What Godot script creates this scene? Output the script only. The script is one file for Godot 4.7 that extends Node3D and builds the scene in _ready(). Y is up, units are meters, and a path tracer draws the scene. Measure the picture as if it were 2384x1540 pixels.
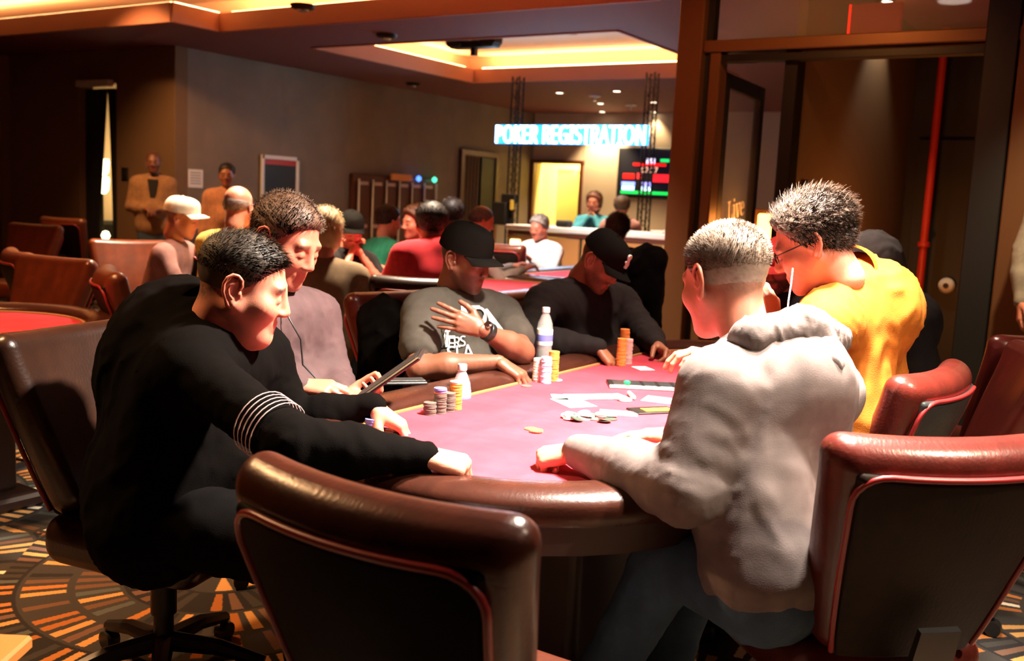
extends Node3D
# A casino poker room: players round the near table, more tables, desk and doors behind.

var M := {}
var taken := {}
var rng := RandomNumberGenerator.new()
var wob := FastNoiseLite.new()
var fold := FastNoiseLite.new()

# ------------------------------------------------------------------ geometry
class G:
	var v := PackedVector3Array()
	var i := PackedInt32Array()
	var c := PackedColorArray()
	var tint := Color.WHITE
	func push(vs: PackedVector3Array, ix: PackedInt32Array, closed := true, cs := PackedColorArray()) -> void:
		var flip := false
		if closed:
			var vol := 0.0
			var o := vs[0]
			for k in range(0, ix.size(), 3):
				vol += (vs[ix[k]] - o).dot((vs[ix[k + 1]] - o).cross(vs[ix[k + 2]] - o))
			flip = vol > 0.0
		var b := v.size()
		v.append_array(vs)
		if cs.size() == vs.size():
			c.append_array(cs)
		else:
			for k in vs.size():
				c.append(tint)
		for k in range(0, ix.size(), 3):
			i.append(b + ix[k])
			if flip:
				i.append(b + ix[k + 2])
				i.append(b + ix[k + 1])
			else:
				i.append(b + ix[k + 1])
				i.append(b + ix[k + 2])
	func box(at: Vector3, size: Vector3, bev := 0.004, bas := Basis.IDENTITY) -> void:
		var h := size * 0.5
		bev = minf(bev, minf(h.x, minf(h.y, h.z)) * 0.9)
		var vs := PackedVector3Array()
		for s in 8:
			var sg := Vector3(1 if s & 1 else -1, 1 if s & 2 else -1, 1 if s & 4 else -1)
			for ax in 3:
				var p := h - Vector3(bev, bev, bev)
				p[ax] = h[ax]
				vs.append(at + bas * (p * sg))
		var ix := PackedInt32Array()
		for ax in 3:
			var b1 := 1 << ((ax + 1) % 3)
			var b2 := 1 << ((ax + 2) % 3)
			for side in 2:
				var s0 := (1 << ax) * side
				var q := [s0 * 3 + ax, (s0 | b1) * 3 + ax, (s0 | b1 | b2) * 3 + ax, (s0 | b2) * 3 + ax]
				if side == 1:
					q.reverse()
				ix.append_array([q[0], q[1], q[2], q[0], q[2], q[3]])
		for ax in 3:
			var a1 := (ax + 1) % 3
			var a2 := (ax + 2) % 3
			for k in 4:
				var s0 := (1 << a1) * (k & 1) + (1 << a2) * (k >> 1)
				var s1 := s0 | (1 << ax)
				var q := [s0 * 3 + a1, s1 * 3 + a1, s1 * 3 + a2, s0 * 3 + a2]
				if (k & 1) ^ (k >> 1):
					q.reverse()
				ix.append_array([q[0], q[1], q[2], q[0], q[2], q[3]])
		for s in 8:
			var q := [s * 3, s * 3 + 1, s * 3 + 2]
			if ((s & 1) ^ ((s >> 1) & 1) ^ ((s >> 2) & 1)) == 0:
				q.reverse()
			ix.append_array(q)
		push(vs, ix)
	func tube(pts: Array, radii, seg := 8, loop := false) -> void:
		var n := pts.size()
		var vs := PackedVector3Array()
		var ix := PackedInt32Array()
		var side := Vector3.ZERO
		for k in n:
			var a: Vector3 = pts[k - 1] if k > 0 else (pts[n - 1] if loop else pts[0])
			var b: Vector3 = pts[k + 1] if k < n - 1 else (pts[0] if loop else pts[n - 1])
			var t := (b - a).normalized()
			if side == Vector3.ZERO:
				side = t.cross(Vector3.UP if absf(t.y) < 0.9 else Vector3.RIGHT).normalized()
			else:
				side = (side - t * side.dot(t)).normalized()
			var up := t.cross(side)
			var r: float = radii[k] if radii is Array else radii
			for j in seg:
				var an := TAU * j / seg
				vs.append(pts[k] + (side * cos(an) + up * sin(an)) * r)
		for k in (n if loop else n - 1):
			var k2 := (k + 1) % n
			for j in seg:
				var j2 := (j + 1) % seg
				ix.append_array([k * seg + j, k2 * seg + j, k2 * seg + j2, k * seg + j, k2 * seg + j2, k * seg + j2])
		if not loop:
			vs.append(pts[0])
			vs.append(pts[n - 1])
			for j in seg:
				var j2 := (j + 1) % seg
				ix.append_array([n * seg, j, j2, n * seg + 1, (n - 1) * seg + j2, (n - 1) * seg + j])
		push(vs, ix)
	func lathe(prof: Array, seg := 20, at := Vector3.ZERO, bas := Basis.IDENTITY) -> void:
		var vs := PackedVector3Array()
		var ix := PackedInt32Array()
		var n := prof.size()
		for p in prof:
			for j in seg:
				var an := TAU * j / seg
				vs.append(at + bas * Vector3(cos(an) * p[0], p[1], sin(an) * p[0]))
		for k in n - 1:
			for j in seg:
				var j2 := (j + 1) % seg
				ix.append_array([k * seg + j, (k + 1) * seg + j, (k + 1) * seg + j2, k * seg + j, (k + 1) * seg + j2, k * seg + j2])
		vs.append(at + bas * Vector3(0, prof[0][1], 0))
		vs.append(at + bas * Vector3(0, prof[n - 1][1], 0))
		for j in seg:
			var j2 := (j + 1) % seg
			ix.append_array([n * seg, j, j2, n * seg + 1, (n - 1) * seg + j2, (n - 1) * seg + j])
		push(vs, ix)
	func loft(rings: Array, cap := true) -> void:
		var seg: int = rings[0].size()
		var vs := PackedVector3Array()
		var ix := PackedInt32Array()
		var n := rings.size()
		for r in rings:
			for p in r:
				vs.append(p)
		for k in n - 1:
			for j in seg:
				var j2 := (j + 1) % seg
				ix.append_array([k * seg + j, (k + 1) * seg + j, (k + 1) * seg + j2, k * seg + j, (k + 1) * seg + j2, k * seg + j2])
		if cap:
			var a := Vector3.ZERO
			var b := Vector3.ZERO
			for j in seg:
				a += rings[0][j] / seg
				b += rings[n - 1][j] / seg
			vs.append(a)
			vs.append(b)
			for j in seg:
				var j2 := (j + 1) % seg
				ix.append_array([n * seg, j, j2, n * seg + 1, (n - 1) * seg + j2, (n - 1) * seg + j])
		push(vs, ix)
	func swept(path: Array, prof: Array, outward: Array) -> void:
		# a closed loop path with a closed profile (out, up) in each point's frame
		var n := path.size()
		var seg := prof.size()
		var vs := PackedVector3Array()
		var ix := PackedInt32Array()
		for k in n:
			for p in prof:
				vs.append(path[k] + outward[k] * p[0] + Vector3.UP * p[1])
		for k in n:
			var k2 := (k + 1) % n
			for j in seg:
				var j2 := (j + 1) % seg
				ix.append_array([k * seg + j, k2 * seg + j, k2 * seg + j2, k * seg + j, k2 * seg + j2, k * seg + j2])
		push(vs, ix)
	func prism(poly: Array, y0: float, y1: float, bev := 0.0) -> void:
		# poly of Vector2(x, z)
		var n := poly.size()
		var mid := Vector2.ZERO
		for p in poly:
			mid += p / n
		var rings := []
		var rows := [[y0, 0.0], [y1 - bev, 0.0], [y1, bev]] if bev > 0.0 else [[y0, 0.0], [y1, 0.0]]
		for row in rows:
			var r := PackedVector3Array()
			for p in poly:
				var q: Vector2 = p - (p - mid).normalized() * row[1]
				r.append(Vector3(q.x, row[0], q.y))
			rings.append(r)
		loft(rings)
	func soft(size: Vector3, r: float, n: int, bend = null) -> void:
		# a cushion: a box with round edges, its points passed through bend
		var h := size * 0.5
		var inner := h - Vector3(r, r, r)
		var map := {}
		var vs := PackedVector3Array()
		var ix := PackedInt32Array()
		var cut := []
		for ax in 3:
			var l := []
			for k in 4:
				l.append(-h[ax] + r * k / 4.0)
			for k in n + 1:
				l.append(-inner[ax] + 2.0 * inner[ax] * k / n)
			for k in range(1, 5):
				l.append(inner[ax] + r * k / 4.0)
			cut.append(l)
		for ax in 3:
			var a1 := (ax + 1) % 3
			var a2 := (ax + 2) % 3
			for side in [-1, 1]:
				var m: int = cut[a1].size()
				var m2: int = cut[a2].size()
				var ids := []
				for p in m:
					for q in m2:
						var w := Vector3.ZERO
						w[ax] = h[ax] * side
						w[a1] = cut[a1][p]
						w[a2] = cut[a2][q]
						var key := Vector3i((w * 20000.0).round())
						if not map.has(key):
							map[key] = vs.size()
							var core := w.clamp(-inner, inner)
							var d := w - core
							# spread the outer rows over the quarter round
							var t := core + d.normalized() * r if d.length() > 1e-6 else w
							vs.append(t)
						ids.append(map[key])
				for p in m - 1:
					for q in m2 - 1:
						var f := [ids[p * m2 + q], ids[(p + 1) * m2 + q], ids[(p + 1) * m2 + q + 1], ids[p * m2 + q + 1]]
						if side < 0:
							f.reverse()
						ix.append_array([f[0], f[1], f[2], f[0], f[2], f[3]])
		if bend != null:
			vs = PackedVector3Array(Array(vs).map(bend))
		push(vs, ix)
	func mesh(mat: Material, angle := 40.0) -> ArrayMesh:
		var nf := i.size() / 3
		var fn := PackedVector3Array()
		fn.resize(nf)
		for f in nf:
			var a := v[i[f * 3]]
			fn[f] = -(v[i[f * 3 + 1]] - a).cross(v[i[f * 3 + 2]] - a)
		var out := []
		out.resize(Mesh.ARRAY_MAX)
		if angle >= 180.0:
			var nn := PackedVector3Array()
			nn.resize(v.size())
			for f in nf:
				for k in 3:
					nn[i[f * 3 + k]] += fn[f]
			for k in nn.size():
				nn[k] = nn[k].normalized()
			out[Mesh.ARRAY_VERTEX] = v
			out[Mesh.ARRAY_NORMAL] = nn
			out[Mesh.ARRAY_COLOR] = c
			out[Mesh.ARRAY_INDEX] = i
		else:
			var lim := cos(deg_to_rad(angle))
			var at := []
			at.resize(v.size())
			for f in nf:
				for k in 3:
					var q := i[f * 3 + k]
					if at[q] == null:
						at[q] = []
					at[q].append(f)
			var vv := PackedVector3Array()
			var nn := PackedVector3Array()
			var cc := PackedColorArray()
			var ii := PackedInt32Array()
			for f in nf:
				var me := fn[f].normalized()
				for k in 3:
					var q := i[f * 3 + k]
					var s := Vector3.ZERO
					for g in at[q]:
						if fn[g].normalized().dot(me) >= lim:
							s += fn[g]
					ii.append(vv.size())
					vv.append(v[q])
					nn.append(s.normalized() if s.length() > 1e-12 else me)
					cc.append(c[q])
			out[Mesh.ARRAY_VERTEX] = vv
			out[Mesh.ARRAY_NORMAL] = nn
			out[Mesh.ARRAY_COLOR] = cc
			out[Mesh.ARRAY_INDEX] = ii
		var m := ArrayMesh.new()
		m.add_surface_from_arrays(Mesh.PRIMITIVE_TRIANGLES, out)
		m.surface_set_material(0, mat)
		return m

# ------------------------------------------------------------------ naming and parenting
func numbered(called: String) -> String:
	var n: int = taken.get(called, -1) + 1
	taken[called] = n
	return called if n == 0 else "%s_%03d" % [called, n]

func tag(o: Node, label: String, category: String, group := "") -> Node:
	o.set_meta("label", label)
	o.set_meta("category", category)
	if group:
		o.set_meta("group", group)
	return o

func thing(called: String, label: String, category: String, at := Vector3.ZERO, turn := 0.0, group := "") -> Node3D:
	var o := Node3D.new()
	o.name = numbered(called)
	add_child(o)
	o.position = at
	o.rotation.y = turn
	tag(o, label, category, group)
	return o

func obj(called: String, g: G, m: Material, parent: Node = self, angle := 40.0) -> MeshInstance3D:
	var o := MeshInstance3D.new()
	o.name = numbered(called) if parent == self else called
	o.mesh = g.mesh(m, angle)
	parent.add_child(o, true)
	return o

func struct(called: String, g: G, m: Material, parent: Node = self, angle := 40.0) -> MeshInstance3D:
	var o := obj(called, g, m, parent, angle)
	if parent == self:
		o.set_meta("kind", "structure")
	return o

func dup(src: Node3D, at: Vector3, turn: float, label: String) -> Node3D:
	var base := String(src.name).rstrip("0123456789").rstrip("_")
	var r: Node3D = src.duplicate()
	r.name = numbered(base)
	add_child(r)
	r.position = at
	r.rotation.y = turn
	r.set_meta("label", label)
	return r

func boxg(at: Vector3, size: Vector3, bev := 0.004, bas := Basis.IDENTITY) -> G:
	var g := G.new()
	g.box(at, size, bev, bas)
	return g

func span(a: Vector3, b: Vector3, bev := 0.004) -> G:
	return boxg((a + b) * 0.5, (b - a).abs(), bev)

# ------------------------------------------------------------------ materials (linear base colours)
func lin(r: float, g: float, b: float) -> Color:
	return Color(r, g, b).linear_to_srgb()

func mk(key: String, col: Color, rough := 0.7, extra := {}) -> StandardMaterial3D:
	var m := StandardMaterial3D.new()
	m.resource_name = key
	m.albedo_color = col
	m.roughness = rough
	for k in extra:
		m.set(k, extra[k])
	M[key] = m
	return m

func noise_tex(freq: float, size := 256, oct := 3, ramp: Gradient = null, kind := FastNoiseLite.TYPE_SIMPLEX_SMOOTH) -> NoiseTexture2D:
	var n := FastNoiseLite.new()
	n.noise_type = kind
	n.frequency = freq
	n.fractal_octaves = oct
	n.seed = 7
	var t := NoiseTexture2D.new()
	t.width = size
	t.height = size
	t.seamless = true
	t.noise = n
	if ramp:
		t.color_ramp = ramp
	return t

func ramp(a: Color, b: Color) -> Gradient:
	var g := Gradient.new()
	g.set_color(0, a)
	g.set_color(1, b)
	return g

func cloth(key: String, col: Color, rough := 0.9, bump := 0.06, scale := 9.0) -> StandardMaterial3D:
	var m := mk(key, Color.WHITE, rough)
	m.albedo_texture = tex_tone(col, 0.82)
	m.uv1_triplanar = true
	m.uv1_scale = Vector3.ONE * scale
	m.heightmap_enabled = true
	m.heightmap_texture = TX.weave
	m.heightmap_scale = bump
	m.metallic_specular = 0.25
	return m

var TX := {}
var tones := {}
func tex_tone(col: Color, low: float) -> Texture2D:
	var key := col.to_html() + str(low)
	if not tones.has(key):
		tones[key] = noise_tex(0.03, 64, 4, ramp(Color(col.r * low, col.g * low, col.b * low), col))
	return tones[key]

func glow(key: String, col: Color, energy: float) -> StandardMaterial3D:
	return mk(key, col, 0.6, {"emission_enabled": true, "emission": col, "emission_energy_multiplier": energy})

func leather(key: String, col: Color, rough: float, bump := 0.05) -> StandardMaterial3D:
	var m := mk(key, Color.WHITE, rough)
	m.albedo_texture = tex_tone(col, 0.75)
	m.uv1_triplanar = true
	m.uv1_scale = Vector3.ONE * 5.0
	m.heightmap_enabled = true
	m.heightmap_texture = TX.grain
	m.heightmap_scale = bump
	return m

func materials() -> void:
	TX.weave = noise_tex(0.25, 128, 2)
	TX.grain = noise_tex(0.09, 256, 3, null, FastNoiseLite.TYPE_CELLULAR)
	TX.rough = noise_tex(0.02, 256, 4)
	# setting
	var w := mk("wall_cloth", Color.WHITE, 0.85)
	w.albedo_texture = tex_tone(lin(0.24, 0.185, 0.14), 0.9)
	w.uv1_triplanar = true
	w.uv1_scale = Vector3.ONE * 0.8
	mk("wall_brown", lin(0.17, 0.10, 0.05), 0.85)
	mk("ceiling_paint", lin(0.15, 0.042, 0.040), 0.8)
	mk("tray_paint", lin(0.62, 0.45, 0.33), 0.85)
	mk("fascia", lin(0.30, 0.12, 0.07), 0.7)
	mk("bronze", lin(0.16, 0.072, 0.028), 0.42, {"metallic": 0.35})
	mk("dark_metal", lin(0.012, 0.011, 0.010), 0.4, {"metallic": 0.3})
	mk("black", lin(0.006, 0.006, 0.006), 0.55)
	mk("dark_wall", lin(0.13, 0.085, 0.05), 0.85)
	mk("white_paint", lin(0.75, 0.74, 0.70), 0.6)
	mk("beige_wall", lin(0.55, 0.45, 0.30), 0.85)
	mk("chrome", lin(0.75, 0.73, 0.70), 0.18, {"metallic": 1.0})
	mk("red_paint", lin(0.45, 0.02, 0.008), 0.45)
	mk("wood", lin(0.42, 0.19, 0.06), 0.4)
	mk("dark_wood", lin(0.10, 0.025, 0.012), 0.4)
	mk("glass", Color(0.8, 0.85, 0.85, 0.10), 0.03, {"transparency": BaseMaterial3D.TRANSPARENCY_ALPHA})
	mk("paper", lin(0.80, 0.78, 0.75), 0.7)
	mk("curtain", lin(0.006, 0.005, 0.005), 0.9)
	# seats and tables
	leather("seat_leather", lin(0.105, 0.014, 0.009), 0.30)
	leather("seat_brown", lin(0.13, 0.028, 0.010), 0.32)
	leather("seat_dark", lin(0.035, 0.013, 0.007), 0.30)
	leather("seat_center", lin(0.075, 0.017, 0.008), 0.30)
	leather("seat_back_shaded", lin(0.006, 0.0035, 0.0025), 0.6).metallic_specular = 0.12  # shade put into the colour: a darker copy of the same rear panel
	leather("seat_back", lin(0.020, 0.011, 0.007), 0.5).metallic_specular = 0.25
	leather("seat_grey", lin(0.03, 0.035, 0.036), 0.35)
	mk("piping", lin(0.24, 0.015, 0.015), 0.35)
	leather("rail_leather", lin(0.05, 0.014, 0.008), 0.26)
	var felt := mk("felt", Color.WHITE, 0.95)
	felt.albedo_texture = tex_tone(lin(0.47, 0.050, 0.076), 0.86)
	felt.uv1_triplanar = true
	felt.uv1_scale = Vector3.ONE * 3.0
	felt.heightmap_enabled = true
	felt.heightmap_texture = TX.weave
	felt.heightmap_scale = 0.03
	felt.metallic_specular = 0.2
	mk("trim_wood", lin(0.35, 0.17, 0.06), 0.4)
	mk("plastic_black", lin(0.01, 0.01, 0.01), 0.35)
	mk("table_base", lin(0.03, 0.012, 0.008), 0.5)
	# chips
	for a in [["chip_grey", [0.11, 0.105, 0.09]], ["chip_orange", [0.75, 0.27, 0.06]], ["chip_blue", [0.16, 0.19, 0.55]], ["chip_white", [0.72, 0.66, 0.62]], ["chip_black", [0.03, 0.05, 0.035]], ["chip_lilac", [0.5, 0.47, 0.72]], ["chip_pink", [0.62, 0.42, 0.40]]]:
		mk(a[0], lin(a[1][0], a[1][1], a[1][2]), 0.4)

func point(called: String, at: Vector3, col: Color, energy: float, size := 0.1) -> OmniLight3D:
	var l := OmniLight3D.new()
	l.name = called
	l.position = at
	l.light_color = col
	l.light_energy = energy
	l.light_size = size
	l.omni_range = 30.0
	l.omni_attenuation = 2.0
	l.shadow_enabled = true
	add_child(l, true)
	return l

func spot(called: String, at: Vector3, to: Vector3, col: Color, energy: float, angle: float, size := 0.06, soft := 0.6) -> SpotLight3D:
	var l := SpotLight3D.new()
	l.name = called
	l.light_color = col
	l.light_energy = energy
	l.light_size = size
	l.spot_range = 30.0
	l.spot_attenuation = 2.0
	l.spot_angle = angle
	l.spot_angle_attenuation = soft
	l.shadow_enabled = true
	add_child(l, true)
	l.look_at_from_position(at, to, Vector3.FORWARD if absf((to - at).normalized().y) > 0.95 else Vector3.UP)
	return l

func area(called: String, at: Vector3, to: Vector3, size: Vector2, col: Color, energy: float) -> AreaLight3D:
	var l := AreaLight3D.new()
	l.name = called
	l.light_color = col
	l.light_energy = energy
	l.area_size = size
	l.area_range = 30.0
	l.area_attenuation = 2.0
	l.shadow_enabled = true
	add_child(l, true)
	l.look_at_from_position(at, to, Vector3.FORWARD if absf((to - at).normalized().y) > 0.95 else Vector3.UP)
	return l

# ------------------------------------------------------------------ the room
func carpet() -> StandardMaterial3D:
	var n := 1024
	var per := 3.6
	var im := Image.create(n, n, false, Image.FORMAT_RGB8)
	var hubs := [Vector2(0.55, 0.5), Vector2(2.2, 0.9), Vector2(1.35, 2.2), Vector2(3.2, 2.5), Vector2(0.2, 3.2)]
	var grey := lin(0.050, 0.046, 0.042)
	var dark := lin(0.028, 0.026, 0.026)
	var inks := [lin(0.44, 0.17, 0.045), lin(0.36, 0.13, 0.035), lin(0.74, 0.66, 0.50), lin(0.56, 0.30, 0.10), lin(0.14, 0.075, 0.045), lin(0.16, 0.09, 0.06), lin(0.09, 0.10, 0.095), grey, dark, grey]
	var h := per * 0.5
	for y in n:
		for x in n:
			var p := Vector2(x, y) * (per / n)
			var best := 1e9
			var bi := 0
			var bd := Vector2.ZERO
			for k in hubs.size():
				var d: Vector2 = p - hubs[k]
				d.x = fposmod(d.x + h, per) - h
				d.y = fposmod(d.y + h, per) - h
				var l := d.length_squared()
				if l < best:
					best = l
					bi = k
					bd = d
			var r := sqrt(best)
			var ring := int(r / 0.17)
			var fr := r / 0.17 - ring
			var cnt := maxi(6, int(TAU * (ring + 0.5) * 0.17 / 0.055))
			var an := (bd.angle() + PI) / TAU * cnt + ring * 0.37
			var k := int(an) % cnt
			var fa := an - int(an)
			var col := grey if ((ring + bi) % 3) else dark
			if fr > 0.08 and fr < 0.92 and fa > 0.22 and fa < 0.78:
				col = inks[hash(Vector3i(ring, k, bi)) % inks.size()]
			im.set_pixel(x, y, col)
	var m := mk("carpet", Color.WHITE, 0.95)
	m.albedo_texture = ImageTexture.create_from_image(im)
	m.uv1_triplanar = true
	m.uv1_world_triplanar = true
	m.uv1_scale = Vector3.ONE / per
	m.uv1_offset = Vector3(0.13, 0.0, 0.27)
	m.heightmap_enabled = true
	m.heightmap_texture = TX.weave
	m.heightmap_scale = 0.05
	m.metallic_specular = 0.15
	return m

func room() -> void:
	var W: Material = M.wall_cloth
	struct("floor", span(Vector3(-14.2, -0.1, -17.5), Vector3(4.2, 0, 4.2), 0.0), carpet())
	# walls
	struct("wall_left", span(Vector3(-10.0, 0, -16.0), Vector3(-9.8, 3.0, -7.93)), W)
	var wb := G.new()
	wb.box(Vector3(-10.35, 1.5, -7.85), Vector3(1.1, 3.0, 0.2))
	wb.box(Vector3(-12.9, 1.5, -7.85), Vector3(2.5, 3.0, 0.2))
	wb.box(Vector3(-11.27, 2.8, -7.85), Vector3(0.78, 0.4, 0.2), 0.0)
	struct("wall_far_left", wb, M.wall_brown)
	struct("trim_1", span(Vector3(-11.60, 2.55, -7.74), Vector3(-10.93, 2.63, -7.66), 0.008), M.white_paint)
	struct("wall_west", span(Vector3(-14.3, 0, -8.0), Vector3(-14.1, 3.6, 4.2)), M.wall_brown)
	struct("wall_column", span(Vector3(-13.5, 0, -7.78), Vector3(-13.2, 3.0, -7.6)), M.wall_brown)
	var bw := G.new()
	bw.box(Vector3(-9.9, 1.5, -15.85), Vector3(0.36, 3.0, 0.2), 0.0)
	bw.box(Vector3(-9.22, 2.55, -15.85), Vector3(1.0, 0.9, 0.2), 0.0)
	bw.box(Vector3(-5.85, 1.5, -15.85), Vector3(5.76, 3.0, 0.2), 0.0)
	struct("wall_back", bw, M.beige_wall)
	struct("wall_east", span(Vector3(4.0, 0, -6.1), Vector3(4.2, 3.6, 4.2)), M.wall_brown)
	struct("wall_south", span(Vector3(-14.2, 0, 4.0), Vector3(4.2, 3.6, 4.2)), M.wall_brown)
	# ceiling with two raised trays
	var y0 := 3.0
	var y1 := 3.17
	var slabs := [[-14.2, -2.0, 4.2, 4.2], [-14.2, -7.2, -13.8, -2.0], [-13.8, -7.2, -8.4, -6.6], [-3.4, -8.35, 4.2, -2.0], [-14.2, -8.35, -3.4, -7.2], [-14.2, -11.5, -8.2, -8.35], [-4.35, -11.5, 4.2, -8.35], [-14.2, -16.0, 4.2, -11.5]]
	var cg := G.new()
	for s in slabs:
		cg.box(Vector3((s[0] + s[2]) / 2, (y0 + y1) / 2, (s[1] + s[3]) / 2), Vector3(s[2] - s[0], y1 - y0, s[3] - s[1]), 0.0)
	struct("ceiling", cg, M.ceiling_paint)
	# fascia boards lining the tray openings
	var rim := [[-13.8, -6.6, -8.4, -6.6, 0], [-8.4, -7.2, -8.4, -6.6, 1], [-8.4, -7.2, -3.4, -7.2, 0], [-3.4, -7.2, -3.4, -2.0, 1], [-13.8, -6.6, -13.8, -2.0, 1], [-13.8, -2.0, -3.4, -2.0, 0], [-8.2, -11.5, -4.35, -11.5, 0], [-8.2, -11.5, -8.2, -8.35, 1], [-4.35, -11.5, -4.35, -8.35, 1], [-8.2, -8.35, -4.35, -8.35, 0]]
	var k := 0
	for r in rim:
		k += 1
		var a := Vector3(minf(r[0], r[2]), y0 - 0.012, minf(r[1], r[3]))
		var b := Vector3(maxf(r[0], r[2]), y1 + 0.012, maxf(r[1], r[3]))
		if r[4] == 0:
			a.z -= 0.02; b.z += 0.02
		else:
			a.x -= 0.02; b.x += 0.02
		struct("trim_%d" % (k + 1), span(a, b, 0.005), M.fascia)
	var lids := G.new()
	lids.box(Vector3(-8.6, 3.42, -4.6), Vector3(11.2, 0.08, 6.0), 0.0)
	lids.box(Vector3(-6.275, 3.42, -9.92), Vector3(4.65, 0.08, 3.95), 0.0)
	for q in [[-8.6, -7.55, 11.2, 0.1], [-8.6, -1.65, 11.2, 0.1], [-14.1, -4.6, 0.1, 6.0], [-3.05, -4.6, 0.1, 6.0], [-6.275, -11.85, 4.65, 0.1], [-6.275, -7.95, 4.65, 0.1], [-8.55, -9.9, 0.1, 3.95], [-4.0, -9.9, 0.1, 3.95]]:
		lids.box(Vector3(q[0], 3.28, q[1]), Vector3(q[2], 0.22, q[3]), 0.0)
	struct("ceiling_tray", lids, M.tray_paint)
	struct("ceiling_roof", span(Vector3(-14.2, 3.5, -16.0), Vector3(4.2, 3.6, 4.2), 0.0), M.black)
	# cove strips lie on the slab behind the fascia
	var strip := glow("cove_light", Color(1.0, 0.82, 0.56), 9.0)
	var runs := [[-13.7, -6.68, -8.5, -6.68], [-8.48, -7.26, -8.48, -6.7], [-8.3, -7.28, -3.5, -7.28], [-8.1, -11.58, -4.45, -11.58], [-8.28, -11.4, -8.28, -8.45], [-4.27, -11.4, -4.27, -8.45]]
	var where := ["along the left part of the near ceiling tray", "in the short step of the near ceiling tray", "along the long far edge of the near ceiling tray", "along the far edge of the small ceiling tray", "along the left edge of the small ceiling tray", "along the right edge of the small ceiling tray"]
	for j in runs.size():
		var r: Array = runs[j]
		var a := Vector3(r[0], 3.172, r[1])
		var b := Vector3(r[2], 3.172, r[3])
		var g := G.new()
		g.tube([a + Vector3(0, 0.018, 0), b + Vector3(0, 0.018, 0)], 0.018, 10)
		tag(obj("cove_light", g, strip), "glowing warm light strip " + where[j], "light", "cove lights")
		var l := a.distance_to(b)
		var mid := (a + b) / 2 + Vector3(0, 0.05, 0)
		var ar := area("cove", mid, mid + Vector3(0, 1, 0), Vector2(l, 0.05) if r[1] == r[3] else Vector2(0.05, l), Color(1.0, 0.70, 0.42), 1.0 * l)
		ar.rotation = Vector3(PI / 2, 0, 0)
	passage()
	doors()
	partition()

func passage() -> void:
	# opening in the far left wall, hung with two black drapes
	var x0 := -11.65
	var x1 := -10.9
	var g := G.new()
	g.box(Vector3(-12.1, 1.5, -9.05), Vector3(4.0, 3.0, 0.1), 0.0)
	struct("wall_passage", g, M.beige_wall)
	for s in 2:
		var rings := []
		for k in 9:
			var t := k / 8.0
			var y := 2.54 - 2.5 * t
			var edge := lerpf(-11.21, -11.47, t) if s == 0 else lerpf(-11.19, -11.06, pow(t, 0.7))
			var out := x0 if s == 0 else x1
			var r := PackedVector3Array()
			var n := 24
			for j in n:
				var u := j / float(n - 1)
				var fx := lerpf(out, edge, u)
				r.append(Vector3(fx, y, -7.84 + 0.02 * sin(u * 22.0)))
			for j in n:
				var u := 1.0 - j / float(n - 1)
				r.append(Vector3(lerpf(out, edge, u), y, -7.852 + 0.02 * sin(u * 22.0)))
			rings.append(r)
		g = G.new()
		g.loft(rings)
		tag(obj("curtain", g, M.curtain), "black drape pulled to the %s of the narrow passage opening" % ("left" if s == 0 else "right"), "curtain", "drapes in the passage")
	var t := thing("lamp_column", "tall floor lamp with two glowing white shades inside the draped passage", "lamp", Vector3(-12.064, 1.428, -8.350) * Vector3(1, 0, 1))
	g = G.new()
	g.lathe([[0.13, 0.0], [0.13, 0.03], [0.03, 0.06], [0.02, 1.2], [0.02, 1.75]], 14)
	obj("pole", g, M.dark_metal, t)
	var sh := glow("lamp_shade", Color(1.0, 0.93, 0.72), 5.0)
	for y in [1.22, 1.46]:
		g = G.new()
		g.lathe([[0.05, y], [0.085, y + 0.05], [0.10, y + 0.18], [0.09, y + 0.225]], 16)
		obj("lamp_shade", g, sh, t)
	point("lamp_glow", Vector3(-12.064, 1.428, -8.350) + Vector3(-0.25, 0.1, 0.15), Color(1, 0.85, 0.6), 1.2)
	lamp_base(Vector3(-1.45, 0, -7.0))
	t = thing("bead_string", "string of pale glass balls hanging low in the passage", "decoration", Vector3(-11.700, 0.494, -8.150) * Vector3(1, 0, 1))
	for k in 6:
		g = G.new()
		g.lathe([[0.002, -0.062], [0.035, -0.05], [0.055, 0.0], [0.035, 0.05], [0.002, 0.062]], 12, Vector3(0, 0.062 + k * 0.122, 0))
		obj("bead", g, sh, t)
	t = thing("console_table", "dark narrow table with a pale top in the passage", "table", Vector3(-12.509, 0.554, -8.550) * Vector3(1, 0, 1))
	obj("tabletop", boxg(Vector3(0, 0.82, 0), Vector3(0.5, 0.06, 0.3)), M.chip_grey, t)
	obj("cabinet_body", boxg(Vector3(0, 0.4, 0), Vector3(0.46, 0.78, 0.28)), M.black, t)

func lamp_base(at: Vector3) -> void:
	var t := thing("floor_lamp", "low warm lamp in the corridor behind the orange jacket", "lamp", at)
	var g := G.new()
	g.lathe([[0.10, 0.0], [0.10, 0.02], [0.015, 0.04], [0.012, 0.62]], 16)
	obj("stand", g, M.dark_metal, t)
	g = G.new()
	g.lathe([[0.09, 0.62], [0.065, 0.82], [0.06, 0.82]], 18)
	obj("lamp_shade", g, glow("corridor_lamp_shade", Color(1.0, 0.62, 0.28), 1.2), t)
	point("corridor_lamp", at + Vector3(0.02, 0.74, 0), Color(1.0, 0.58, 0.26), 0.9, 0.05)

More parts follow.
